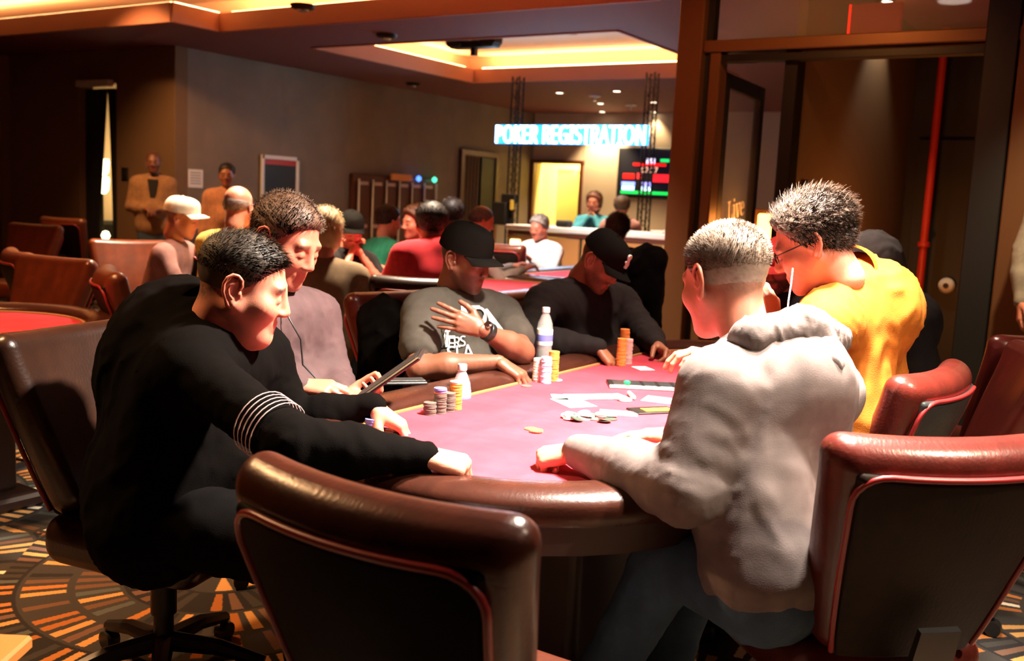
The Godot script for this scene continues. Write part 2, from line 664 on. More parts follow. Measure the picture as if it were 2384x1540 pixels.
func doors() -> void:
	# dark door in the left wall
	var d := thing("door_1", "", "")
	d.remove_meta("label"); d.remove_meta("category")
	d.set_meta("kind", "structure")
	var g := G.new()
	g.box(Vector3(-9.78, 1.06, -13.47), Vector3(0.1, 2.12, 0.09))
	g.box(Vector3(-9.78, 1.06, -14.50), Vector3(0.1, 2.12, 0.09))
	g.box(Vector3(-9.78, 2.15, -13.985), Vector3(0.1, 0.09, 1.12))
	obj("door_frame", g, M.dark_wood, d)
	obj("door_leaf", boxg(Vector3(-9.78, 1.05, -14.25), Vector3(0.05, 2.1, 0.42)), M.black, d)
	for k in 5:
		obj("panel_rib", boxg(Vector3(-9.77, 1.05, -13.56 - k * 0.095), Vector3(0.05, 2.1, 0.06), 0.02), M.dark_wall, d)
	# lit doorway in the back wall with a pale pleated blind
	d = thing("door_2", "", "")
	d.remove_meta("label"); d.remove_meta("category")
	d.set_meta("kind", "structure")
	g = G.new()
	g.box(Vector3(-9.80, 1.06, -15.73), Vector3(0.16, 2.12, 0.12))
	g.box(Vector3(-8.74, 1.06, -15.73), Vector3(0.05, 2.12, 0.08))
	g.box(Vector3(-9.25, 2.13, -15.73), Vector3(1.1, 0.06, 0.10))
	obj("door_frame", g, M.dark_wood, d)
	struct("wall_beyond_door", span(Vector3(-10.4, 0, -17.1), Vector3(-8.0, 3.0, -17.0)), M.beige_wall)
	struct("wall_side_room", span(Vector3(-8.0, 0, -17.1), Vector3(-7.9, 3.0, -15.95)), M.beige_wall)
	struct("wall_side_room_left", span(Vector3(-10.4, 0, -17.1), Vector3(-10.3, 3.0, -15.95)), M.beige_wall)
	struct("ceiling_side_room", span(Vector3(-10.4, 3.0, -17.1), Vector3(-7.9, 3.1, -15.95)), M.beige_wall)
	g = G.new()
	var rings := []
	for y in [0.02, 2.0]:
		var r := PackedVector3Array()
		for j in 41:
			r.append(Vector3(-9.55 + 0.8 * j / 40.0, y, -16.25 + (0.03 if j % 2 else -0.03)))
		for j in 41:
			r.append(Vector3(-8.75 - 0.8 * j / 40.0, y, -16.29 + (0.03 if (40 - j) % 2 else -0.03)))
		rings.append(r)
	g.loft(rings)
	tag(obj("pleated_blind", g, mk("blind", lin(0.8, 0.74, 0.42), 0.8), self, 20.0), "pale yellow pleated blind glowing in the lit back doorway", "blind")
	area("side_room_light", Vector3(-9.2, 2.9, -16.08), Vector3(-9.2, 0, -16.1), Vector2(0.8, 0.2), Color(1.0, 0.92, 0.55), 22.0)

func partition() -> void:
	var B: Material = M.bronze
	struct("wall_pillar", span(Vector3(-2.60, 0, -6.05), Vector3(-2.44, 3.0, -5.8), 0.006), B)
	var fr := thing("door_3", "", "")
	fr.remove_meta("label"); fr.remove_meta("category")
	fr.set_meta("kind", "structure")
	obj("door_jamb", span(Vector3(-2.40, 0, -5.97), Vector3(-2.33, 2.36, -5.84), 0.008), B, fr)
	obj("door_jamb", span(Vector3(-2.44, 0, -5.95), Vector3(-2.40, 3.0, -5.87), 0.0), M.black, fr)
	obj("door_header", span(Vector3(-2.44, 2.36, -5.97), Vector3(-0.6, 2.43, -5.83), 0.006), B, fr)
	obj("door_header", span(Vector3(-2.40, 2.30, -5.95), Vector3(-0.6, 2.345, -5.85), 0.004), M.dark_metal, fr)
	obj("door_post", span(Vector3(-0.86, 0, -6.0), Vector3(-0.70, 3.0, -5.82), 0.006), M.black, fr)
	obj("door_post", span(Vector3(-0.69, 0, -6.05), Vector3(-0.40, 3.0, -5.80), 0.006), B, fr)
	obj("mullion", span(Vector3(-1.95, 0, -6.04), Vector3(-1.865, 2.36, -5.90), 0.006), M.dark_metal, fr)
	obj("transom_pane", span(Vector3(-2.38, 2.44, -5.905), Vector3(-0.86, 2.98, -5.895), 0.0), M.glass, fr)
	# wall that carries on to the right, and the room beyond the glass
	struct("wall_right", span(Vector3(-0.40, 0, -6.0), Vector3(4.2, 3.0, -5.85)), M.dark_wall)
	struct("wall_corridor", span(Vector3(-1.94, 0, -9.2), Vector3(-1.88, 3.0, -6.05)), M.dark_wall)
	struct("wall_corridor_end", span(Vector3(-3.0, 0, -9.5), Vector3(1.2, 3.0, -9.3)), M.black)
	struct("wall_corridor_right", span(Vector3(0.1, 0, -9.3), Vector3(0.2, 3.0, -6.0)), M.dark_wall)
	# open door leaf
	var d := thing("glass_door", "black framed glass door standing open, with a white script word on the pane", "door", Vector3(-2.36, 0, -5.98), deg_to_rad(3.0))
	for x in [[0.0, 0.09], [-0.86, -0.78]]:
		obj("stile", span(Vector3(-0.025, 0.02, minf(-x[0], -x[1]) if x[0] >= 0 else x[0]), Vector3(0.025, 2.26, maxf(-x[0], -x[1]) if x[0] >= 0 else x[1]), 0.004), M.black, d)
	obj("rail", span(Vector3(-0.025, 2.17, -0.78), Vector3(0.025, 2.26, -0.09), 0.004), M.black, d)
	obj("rail", span(Vector3(-0.025, 0.02, -0.78), Vector3(0.025, 0.25, -0.09), 0.004), M.black, d)
	obj("pane", span(Vector3(-0.006, 0.25, -0.78), Vector3(0.006, 2.17, -0.09), 0.0), M.glass, d)
	obj("hinge_strip", span(Vector3(-0.03, 1.25, 0.012), Vector3(-0.005, 2.15, 0.03), 0.002), M.chrome, d)
	var tm := text_mesh("Live", 0.13, "Droid Serif", 0.004, M.white_paint)
	tm.name = "lettering"
	tm.rotation = Vector3(0, PI / 2, deg_to_rad(8.0))
	tm.position = Vector3(0.012, 1.42, -0.44)
	d.add_child(tm, true)
	obj("pull_handle", span(Vector3(0.05, 0.9, -0.80), Vector3(0.075, 1.3, -0.775), 0.01), M.chrome, d)
	# plaque, red standpipe, black door with its knob, lit panel
	var t := thing("wall_plaque", "small dark plaque with two pale lines of lettering on corridor wall", "sign", Vector3(-1.872, 1.5, -6.28))
	obj("plate", boxg(Vector3(0, 0, 0), Vector3(0.012, 0.2, 0.15), 0.003), M.black, t)
	for y in [0.055, 0.015]:
		obj("text_line", boxg(Vector3(0.007, y, 0), Vector3(0.004, 0.022, 0.07 if y > 0.03 else 0.11), 0.001), M.paper, t)
	var g := G.new()
	g.tube([Vector3(0.012, -0.03, 0.0), Vector3(0.014, -0.05, 0.01), Vector3(0.014, -0.085, 0.015)], 0.006, 6)
	obj("arrow_mark", g, M.paper, t)
	t = thing("standpipe", "tall red pipe standing upright before the black door", "pipe", Vector3(-1.62, 0, -8.9))
	g = G.new()
	g.tube([Vector3(0, 0, 0), Vector3(0, 2.98, 0)], 0.032, 14)
	obj("pipe", g, M.red_paint, t)
	g = G.new()
	g.lathe([[0.033, 1.18], [0.05, 1.185], [0.05, 1.22], [0.033, 1.225]], 16)
	obj("collar", g, M.red_paint, t)
	t = thing("black_door", "plain black door with a round white knob at the corridor end", "door", Vector3(-1.451, 0.857, -9.200) * Vector3(1, 0, 0) + Vector3(0.12, 0, -9.27))
	obj("door_leaf", boxg(Vector3(0, 1.05, 0), Vector3(0.95, 2.1, 0.05)), M.black, t)
	g = G.new()
	g.lathe([[0.02, 0.0], [0.022, 0.05], [0.06, 0.06], [0.068, 0.085], [0.05, 0.115], [0.012, 0.118]], 20, Vector3(-0.12, 0.857, 0.02), Basis(Vector3.RIGHT, PI / 2))
	obj("knob", g, M.white_paint, t, 60.0)
	g = G.new()
	g.lathe([[0.022, 0.0], [0.024, 0.012], [0.004, 0.014]], 16, Vector3(-0.12, 0.857, 0.13), Basis(Vector3.RIGHT, PI / 2))
	obj("keyhole", g, M.black, t)
	obj("latch_plate", boxg(Vector3(0.04, 0.857, 0.04), Vector3(0.09, 0.12, 0.03), 0.006), M.wood, t)
	t = thing("exit_sign", "red glowing exit box hanging behind the transom glass", "sign", Vector3(-1.57, 2.60, -6.4))
	obj("box", boxg(Vector3.ZERO, Vector3(0.30, 0.2, 0.05), 0.006), glow("exit_glow", Color(0.42, 0.012, 0.004), 0.4), t)
	obj("edge_light", boxg(Vector3(-0.155, 0, 0.0), Vector3(0.012, 0.2, 0.055), 0.003), glow("exit_edge_light", Color(1.0, 0.08, 0.02), 1.1), t)
	obj("bracket", boxg(Vector3(0, 0.25, 0), Vector3(0.03, 0.3, 0.03)), M.black, t)
	t = thing("wall_sconce", "warm glowing square lamp panel behind the glass door", "lamp", Vector3(-2.184, 1.278, -6.500))
	obj("lamp_panel", boxg(Vector3.ZERO, Vector3(0.11, 0.24, 0.05), 0.01), glow("sconce_glow", Color(1.0, 0.70, 0.36), 4.0), t)
	obj("backplate", boxg(Vector3(-0.01, 0, -0.035), Vector3(0.16, 0.3, 0.03), 0.004), M.bronze, t)
	obj("pedestal", span(Vector3(-0.06, -Vector3(-2.184, 1.278, -6.500).y, -0.05), Vector3(0.06, -0.14, 0.02)), M.bronze, t)
	point("sconce_glow", Vector3(-2.184, 1.278, -6.500) + Vector3(0, 0, 0.1), Color(1.0, 0.6, 0.25), 0.12)

func text_mesh(s: String, size: float, face: String, depth: float, m: Material) -> MeshInstance3D:
	var f := SystemFont.new()
	f.font_names = PackedStringArray([face])
	var t := TextMesh.new()
	t.text = s
	t.font = f
	t.font_size = 64
	t.pixel_size = size / 46.0
	t.depth = depth
	t.curve_step = 2.0
	t.material = m
	var o := MeshInstance3D.new()
	o.name = "lettering"
	o.mesh = t
	return o

# ------------------------------------------------------------------ chairs, tables, chips
func back_bend(p: Vector3) -> Vector3:
	# local chair back: x across, y up from the seat, z forward; wide top, narrow foot, wrapped round the sitter
	var t := clampf(p.y / 0.52, 0.0, 1.0)
	var wide := lerpf(0.66, 1.05, pow(t, 0.75))
	var x := p.x * wide
	var z := p.z + x * x * 0.55 - t * 0.0
	if t > 0.78:
		z += (t - 0.78) * 0.05
	var y := p.y - x * x * 0.10 * t
	return Vector3(x, y, z)

func lean(p: Vector3) -> Vector3:
	return Vector3(0, 0.50, -0.185) + Basis(Vector3.RIGHT, -0.38) * p

func make_chair(label: String, kind: String) -> Node3D:
	var skin: Material = {"dark": M.seat_dark, "centre": M.seat_center, "red": M.seat_leather, "brown": M.seat_brown, "grey": M.seat_leather}[kind]
	var rear: Material = M.seat_grey if kind == "grey" else M.seat_back_shaded if kind in ["dark", "centre"] else M.seat_back
	var t := thing("poker_chair", label, "chair", Vector3.ZERO, 0.0, "padded poker chairs")
	var g := G.new()
	g.soft(Vector3(0.50, 0.13, 0.50), 0.055, 5, func(p: Vector3) -> Vector3:
		var q := p
		q.x *= 1.0 - 0.10 * clampf(-p.z / 0.25, 0.0, 1.0)
		q.y += 0.012 * (1.0 - pow(p.x / 0.25, 2)) * (1.0 if p.y > 0 else 0.0)
		return q + Vector3(0, 0.445, 0.02))
	obj("seat", g, skin, t, 180.0)
	g = G.new()
	g.soft(Vector3(0.53, 0.52, 0.105), 0.05, 8, func(p: Vector3) -> Vector3:
		var q := p + Vector3(0, 0.26, 0)
		q.z += 0.018 * (1.0 - pow(p.x / 0.26, 2)) * (1.0 - pow(p.y / 0.26, 2)) * (1.0 if p.z > 0.0 else 0.0)
		return lean(back_bend(q)))
	obj("backrest", g, skin, t, 180.0)
	# rear panel set inside a welted edge
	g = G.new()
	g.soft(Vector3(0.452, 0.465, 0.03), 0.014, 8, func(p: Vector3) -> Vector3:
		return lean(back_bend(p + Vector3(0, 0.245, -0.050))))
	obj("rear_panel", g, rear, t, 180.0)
	g = G.new()
	var pts := []
	var hw := 0.235
	var hy := 0.478
	for k in 10:
		pts.append(Vector3(-hw, lerpf(0.03, hy - 0.07, k / 9.0), 0))
	for k in range(1, 7):
		var an := PI - PI / 2 * k / 6.0
		pts.append(Vector3(-hw + 0.07 + cos(an) * 0.07, hy - 0.07 + sin(an) * 0.07, 0))
	for k in range(1, 10):
		pts.append(Vector3(lerpf(-hw + 0.07, hw - 0.07, k / 9.0), hy, 0))
	for k in range(1, 7):
		var an := PI / 2 - PI / 2 * k / 6.0
		pts.append(Vector3(hw - 0.07 + cos(an) * 0.07, hy - 0.07 + sin(an) * 0.07, 0))
	for k in range(1, 10):
		pts.append(Vector3(hw, lerpf(hy - 0.07, 0.03, k / 9.0), 0))
	for k in pts.size():
		pts[k] = lean(back_bend(pts[k] + Vector3(0, 0, -0.062)))
	g.tube(pts, 0.0065, 8)
	obj("piping", g, M.piping, t, 180.0)
	# bracket from seat to back, post, star foot with casters
	g = G.new()
	g.loft([ring_rect(Vector3(0, 0.385, 0.10), 0.10, 0.018, Vector3.BACK), ring_rect(Vector3(0, 0.385, -0.22), 0.10, 0.018, Vector3.BACK), ring_rect(Vector3(0, 0.40, -0.29), 0.10, 0.018, Vector3(0, -0.5, 0.85)), ring_rect(Vector3(0, 0.46, -0.318), 0.10, 0.018, Vector3(0, -1, 0.25)), ring_rect(Vector3(0, 0.60, -0.352), 0.09, 0.014, Vector3(0, -1, 0.4))])
	obj("back_bracket", g, M.plastic_black, t)
	g = G.new()
	g.lathe([[0.028, 0.10], [0.028, 0.2], [0.036, 0.2], [0.036, 0.36], [0.10, 0.37], [0.10, 0.384]], 16)
	obj("post", g, M.dark_metal, t)
	for k in 5:
		var an := TAU * k / 5.0 + 0.3
		var dir := Vector3(sin(an), 0, cos(an))
		g = G.new()
		g.tube([dir * 0.02 + Vector3(0, 0.115, 0), dir * 0.16 + Vector3(0, 0.105, 0), dir * 0.29 + Vector3(0, 0.07, 0)], [0.030, 0.024, 0.017], 8)
		var leg := obj("leg", g, M.dark_metal, t)
		g = G.new()
		g.lathe([[0.006, -0.02], [0.027, -0.02], [0.029, 0.0], [0.027, 0.02], [0.006, 0.02]], 12, dir * 0.285 + Vector3(0, 0.029, 0), Basis(Vector3.UP, an) * Basis(Vector3.BACK, PI / 2))
		obj("caster", g, M.plastic_black, leg)
	return t

func ring_rect(at: Vector3, w: float, h: float, along: Vector3) -> PackedVector3Array:
	var up := along.normalized().cross(Vector3.RIGHT).normalized()
	return PackedVector3Array([at + Vector3(w / 2, 0, 0) + up * h / 2, at + Vector3(w / 2, 0, 0) - up * h / 2, at - Vector3(w / 2, 0, 0) - up * h / 2, at - Vector3(w / 2, 0, 0) + up * h / 2])

func oval(half: float, len: float, n := 20) -> Array:
	# stadium outline about the origin, long in z: [points, outward]
	var p := []
	var o := []
	for e in 2:
		for k in n + 1:
			var an := PI * k / n + (PI if e else 0.0)
			var d := Vector3(cos(an), 0, sin(an))
			p.append(Vector3(0, 0, len if e == 0 else -len) + d * half)
			o.append(d)
	return [p, o]

func make_table(label: String) -> Node3D:
	var t := thing("poker_table", label, "table", Vector3.ZERO, 0.0, "poker tables")
	var half := 0.455
	var len := 0.84
	var o := oval(half + 0.01, len)
	var poly := []
	for p in o[0]:
		poly.append(Vector2(p.x, p.z))
	var g := G.new()
	g.prism(poly, 0.715, 0.76)
	obj("playing_surface", g, M.felt, t)
	o = oval(half, len)
	g = G.new()
	g.swept(o[0], [[0.0, 0.748], [0.0, 0.765], [0.006, 0.768], [0.012, 0.765], [0.012, 0.748]], o[1])
	obj("inlay_strip", g, M.trim_wood, t, 60.0)
	var prof := []
	for k in 9:
		var an := PI - PI * k / 8.0
		prof.append([0.088 + cos(an) * 0.076, 0.765 + sin(an) * 0.034])
	prof.append_array([[0.168, 0.742], [0.160, 0.722], [0.02, 0.722], [0.012, 0.742]])
	g = G.new()
	g.swept(o[0], prof, o[1])
	obj("armrest", g, M.rail_leather, t, 50.0)
	g = G.new()
	g.swept(o[0], [[0.0, 0.722], [0.145, 0.722], [0.135, 0.65], [0.0, 0.65]], o[1])
	obj("apron", g, M.table_base, t)
	for z in [-0.75, 0.75]:
		g = G.new()
		g.soft(Vector3(0.46, 0.62, 0.34), 0.03, 2, func(p: Vector3) -> Vector3: return p + Vector3(0, 0.36, z))
		obj("pedestal", g, M.table_base, t, 180.0)
		obj("foot", boxg(Vector3(0, 0.03, z), Vector3(0.7, 0.06, 0.45), 0.015), M.table_base, t)
	return t

func chip_mesh(m: Material) -> ArrayMesh:
	var g := G.new()
	g.lathe([[0.0185, 0.0], [0.0195, 0.0006], [0.0195, 0.0028], [0.0185, 0.0034]], 22)
	return g.mesh(m, 50.0)

var chipm := {}
func chip_stack(at: Vector3, rows: Array, label: String) -> void:
	# rows: [colour, count] from the cloth up; every chip is its own part of its stack
	var t := thing("chip_stack", label, "chips", at, 0.0, "stacks of chips")
	var y := 0.0
	for r in rows:
		for k in r[1]:
			var o := MeshInstance3D.new()
			o.name = "chip"
			if not chipm.has(r[0]):
				chipm[r[0]] = chip_mesh(M["chip_" + r[0]])
			o.mesh = chipm[r[0]]
			o.position = Vector3(rng.randf_range(-0.0012, 0.0012), y, rng.randf_range(-0.0012, 0.0012))
			t.add_child(o, true)
			y += 0.0034

func loose_chip(at: Vector3, colour: String, label: String, tilt := 0.0, group := "loose chips") -> void:
	if not chipm.has(colour):
		chipm[colour] = chip_mesh(M["chip_" + colour])
	var o := MeshInstance3D.new()
	o.name = numbered("chip")
	o.mesh = chipm[colour]
	add_child(o)
	o.position = at
	o.rotation = Vector3(tilt, rng.randf() * TAU, tilt * 0.5)
	tag(o, label, "chip", group)

func bottle(at: Vector3, label: String) -> void:
	var t := thing("water_bottle", label, "bottle", at, 0.0, "water bottles")
	var water := mk("bottle_plastic", Color(0.9, 0.95, 0.95, 0.25), 0.05, {"transparency": BaseMaterial3D.TRANSPARENCY_ALPHA})
	var g := G.new()
	g.lathe([[0.026, 0.0], [0.031, 0.006], [0.031, 0.045], [0.029, 0.05], [0.031, 0.055], [0.031, 0.125], [0.028, 0.145], [0.018, 0.172], [0.0125, 0.182], [0.0125, 0.192]], 22)
	obj("body", g, water, t, 60.0)
	g = G.new()
	g.lathe([[0.0315, 0.06], [0.0318, 0.062], [0.0318, 0.118], [0.0315, 0.12]], 22)
	obj("label_band", g, M.paper, t, 60.0)
	g = G.new()
	g.lathe([[0.0320, 0.075], [0.0322, 0.076], [0.0322, 0.100], [0.0320, 0.101]], 22)
	obj("label_stripe", g, M.chip_blue, t, 60.0)
	g = G.new()
	g.lathe([[0.0150, 0.186], [0.0155, 0.188], [0.0155, 0.203], [0.0140, 0.206]], 18)
	obj("cap", g, M.white_paint, t, 50.0)

func table_things() -> void:
	var y := 0.7605
	chip_stack(Vector3(-1.760, 0.760, -2.317), [["grey", 11]], "short stack of grey chips nearest the left player's hand")
	chip_stack(Vector3(-1.749, 0.760, -2.353), [["grey", 18], ["orange", 1], ["blue", 4]], "grey chip stack topped with four blue chips")
	chip_stack(Vector3(-1.748, 0.760, -2.397), [["grey", 17]], "grey chip stack just behind the blue-topped one")
	chip_stack(Vector3(-1.749, 0.760, -2.432), [["orange", 24], ["white", 2]], "tall orange chip stack with a white chip on top")
	chip_stack(Vector3(-1.730, 0.760, -2.022), [["blue", 12]], "blue chip stack under the left player's far hand")
	chip_stack(Vector3(-1.801, 0.760, -2.096), [["pink", 16]], "pale pink chip stack behind the blue stack")
	chip_stack(Vector3(-1.818, 0.760, -3.033), [["white", 25]], "white and grey chip stack beside the grey T-shirt's hand")
	chip_stack(Vector3(-1.781, 0.760, -3.026), [["lilac", 28]], "lilac chip stack beside the water bottle")
	chip_stack(Vector3(-1.789, 0.760, -3.091), [["orange", 32]], "orange chip stack beside the water bottle")
	chip_stack(Vector3(-1.763, 0.761, -3.590), [["orange", 33]], "left orange chip stack before the far player in the cap")
	chip_stack(Vector3(-1.764, 0.760, -3.651), [["pink", 31]], "pale chip stack at the right before the far player")
	chip_stack(Vector3(-1.800, 0.760, -3.689), [["orange", 41]], "tallest orange chip stack before the far player in the cap")
	chip_stack(Vector3(-4.573, 0.760, -5.421), [["orange", 24]], "orange chip stack on the middle table beside the red shirt")
	chip_stack(Vector3(-4.508, 0.760, -5.284), [["lilac", 14]], "lilac chip stack on the middle table beside the red shirt")
	for a in [[855, 1008, "orange"], [900, 1008, "orange"], [912, 1001, "white"], [1296, 884, "white"], [1228, 917, "grey"]]:
		loose_chip(athe_(a), a[2], "loose %s chip beside the stacks at %s" % [a[2], {855: "the left of the blue stack", 900: "the right of the blue stack", 912: "the left player's far fingers", 1296: "the orange stack by the bottle", 1228: "the grey T-shirt's fingers"}[a[0]]])
	loose_chip(Vector3(-1.434, 0.760, -2.370), "orange", "left orange chip of the pair lying alone mid table")
	loose_chip(Vector3(-1.407, 0.760, -2.353), "white", "white chip under the two orange ones mid table")
	loose_chip(Vector3(-1.404, 0.764, -2.349), "orange", "orange chip lying on the white one mid table", 0.04)
	rng.seed = 5
	var c := Vector3(-1.382, 0.760, -2.616)
	var ca := Vector3(0.842, 0, -0.539)
	var cb := Vector3(-0.539, 0, -0.842)
	for k in 26:
		var p := c + ca * rng.randf_range(-0.085, 0.075) + cb * rng.randf_range(-0.05, 0.05)
		loose_chip(p + Vector3(0, 0.0034 * (k % 3), 0), ["white", "white", "grey", "white", "black"][k % 5], "%s chip in the loose pot in the middle of the table" % ["white", "white", "grey", "white", "black"][k % 5], 0.12 * (k % 3), "chips of the pot")
	for a in [[1460, 1037], [1478, 1030]]:
		loose_chip(athe_(a), "orange", "orange chip %s the grey hooded player's right hand" % ("before" if a[0] == 1460 else "under"))
	# cards, paper, button, tray
	card(Vector3(-1.670, 0.760, -3.605), 0.9, Vector2(0.063, 0.088), "white playing card before the far player in the cap")
	for k in 5:
		card(Vector3(-1.541, 0.760, -2.914) + ca * (k - 2) * 0.048 + cb * (k - 2) * 0.012 + Vector3(0, 0.0006 * k, 0), 0.62 + 0.1 * k, Vector2(0.063, 0.088), "%s of the five white board cards mid table" % ["leftmost", "second from left", "middle", "second from right", "rightmost"][k])
	card(Vector3(-1.533, 0.760, -2.792), 1.0, Vector2(0.10, 0.14), "white paper sheet left of the board cards")
	card(Vector3(-1.339, 0.760, -3.055), 0.2, Vector2(0.12, 0.10), "white paper sheet right of the board cards")
	card(Vector3(-1.351, 0.760, -2.758), 0.45, Vector2(0.12, 0.07), "white card lying just right of the pot")
	var g := G.new()
	g.lathe([[0.02, 0.0], [0.024, 0.002], [0.024, 0.008], [0.02, 0.010]], 22)
	var b := tag(obj("dealer_button", g, M.white_paint), "small round white dealer button right of the cards", "button") as Node3D
	b.position = Vector3(-1.423, 0.760, -2.947)
	g = G.new()
	g.tube([Vector3(-0.04, 0.008, 0), Vector3(0.03, 0.008, 0), Vector3(0.045, 0.008, 0)], [0.008, 0.008, 0.005], 10)
	b = tag(obj("marker_pen", g, M.white_paint), "white pen lying right of the board cards", "pen") as Node3D
	b.position = Vector3(-1.433, 0.760, -3.017)
	b.rotation.y = -0.9
	var t := thing("cut_card", "black card holder with a yellow stripe near the grey sleeve", "card", Vector3(-1.282, 0.760, -2.864), 0.95)
	obj("plate", boxg(Vector3(0, 0.003, 0), Vector3(0.15, 0.006, 0.085), 0.002), M.plastic_black, t)
	obj("stripe", boxg(Vector3(0.012, 0.0068, 0.004), Vector3(0.10, 0.002, 0.04), 0.0005), mk("yellow", lin(0.75, 0.62, 0.03), 0.5), t)
	t = thing("chip_tray", "grey dealer tray with a green light set in the felt", "tray", Vector3(-1.451, 0.760, -3.264), deg_to_rad(32.6))
	obj("rim", boxg(Vector3(0, 0.004, 0), Vector3(0.36, 0.012, 0.13), 0.003), M.plastic_black, t)
	obj("front_edge", boxg(Vector3(0, 0.007, 0.064), Vector3(0.36, 0.012, 0.008), 0.002), M.chip_white, t)
	for k in 6:
		obj("slot", boxg(Vector3(-0.14 + k * 0.056, 0.0085, -0.005), Vector3(0.046, 0.006, 0.1), 0.002), M.seat_grey, t)
	g = G.new()
	g.lathe([[0.012, 0.0], [0.012, 0.006], [0.004, 0.009]], 14, Vector3(-0.11, 0.010, 0.0))
	obj("indicator_light", g, glow("green_light", Color(0.1, 0.95, 0.4), 1.0), t)
	bottle(Vector3(-1.946, 0.796, -3.281), "full water bottle with a blue label before the far player")
	bottle(Vector3(-1.842, 0.790, -2.591) - Vector3(0, 0.125, 0), "water bottle sunk in the armrest behind the orange stack")
	t = thing("tablet", "black tablet held up by the man in the purple grey shirt", "tablet", Vector3(-1.805, 0.886, -2.176), 0.0)
	obj("case", boxg(Vector3.ZERO, Vector3(0.24, 0.012, 0.17), 0.004), M.plastic_black, t)
	obj("screen", boxg(Vector3(0, 0.0068, 0), Vector3(0.215, 0.002, 0.15), 0.0005), M.black, t)
	t.basis = Basis.looking_at(Vector3(-0.539, 0, -0.842), Vector3(-0.30, 0.93, 0.12).normalized())
	t.rotate_object_local(Vector3.BACK, 0.33)
	t = thing("notepad", "dark notepad on the armrest before the purple grey shirt", "notepad", Vector3(-2.013, 0.800, -2.492), 0.9)
	obj("cover", boxg(Vector3.ZERO, Vector3(0.16, 0.01, 0.07), 0.003), M.plastic_black, t)
	obj("pages", boxg(Vector3(0, 0.007, 0), Vector3(0.15, 0.006, 0.055), 0.001), M.seat_grey, t)

func card(at: Vector3, turn: float, size: Vector2, label: String) -> void:
	var g := G.new()
	g.box(Vector3(0, 0.0005, 0), Vector3(size.x, 0.001, size.y), 0.0003)
	var o: Node3D = tag(obj("playing_card" if size.y < 0.09 and size.x < 0.07 else "paper_sheet", g, M.paper), label, "card" if size.x < 0.07 else "paper")
	o.position = at
	o.rotation.y = turn

func athe_(a: Array) -> Vector3:
	return {855: Vector3(-1.735, 0.760, -2.004), 900: Vector3(-1.696, 0.760, -2.041), 912: Vector3(-1.707, 0.760, -2.080), 1296: Vector3(-1.778, 0.760, -3.103), 1228: Vector3(-1.794, 0.760, -2.918), 1460: Vector3(-1.143, 0.760, -2.378), 1478: Vector3(-1.130, 0.760, -2.430)}[a[0]]

# ------------------------------------------------------------------ things further back
func truss(at: Vector3, label: String) -> void:
	var t := thing("truss_post", label, "post", at, 0.0, "truss posts")
	var w := 0.055
	for s in 4:
		var x := w if s & 1 else -w
		var z := w if s & 2 else -w
		var g := G.new()
		g.tube([Vector3(x, 0, z), Vector3(x, 3.0, z)], 0.011, 6)
		obj("tube", g, M.dark_metal, t)
	var corners := [Vector3(-w, 0, -w), Vector3(w, 0, -w), Vector3(w, 0, w), Vector3(-w, 0, w)]
	for f in 4:
		var pts := []
		for k in 31:
			pts.append((corners[f] if k % 2 == 0 else corners[(f + 1) % 4]) + Vector3(0, k * 0.1, 0))
		var g := G.new()
		g.tube(pts, 0.005, 5)
		obj("lattice", g, M.dark_metal, t)
	obj("foot_plate", boxg(Vector3(0, 0.01, 0), Vector3(0.35, 0.02, 0.35)), M.dark_metal, t)

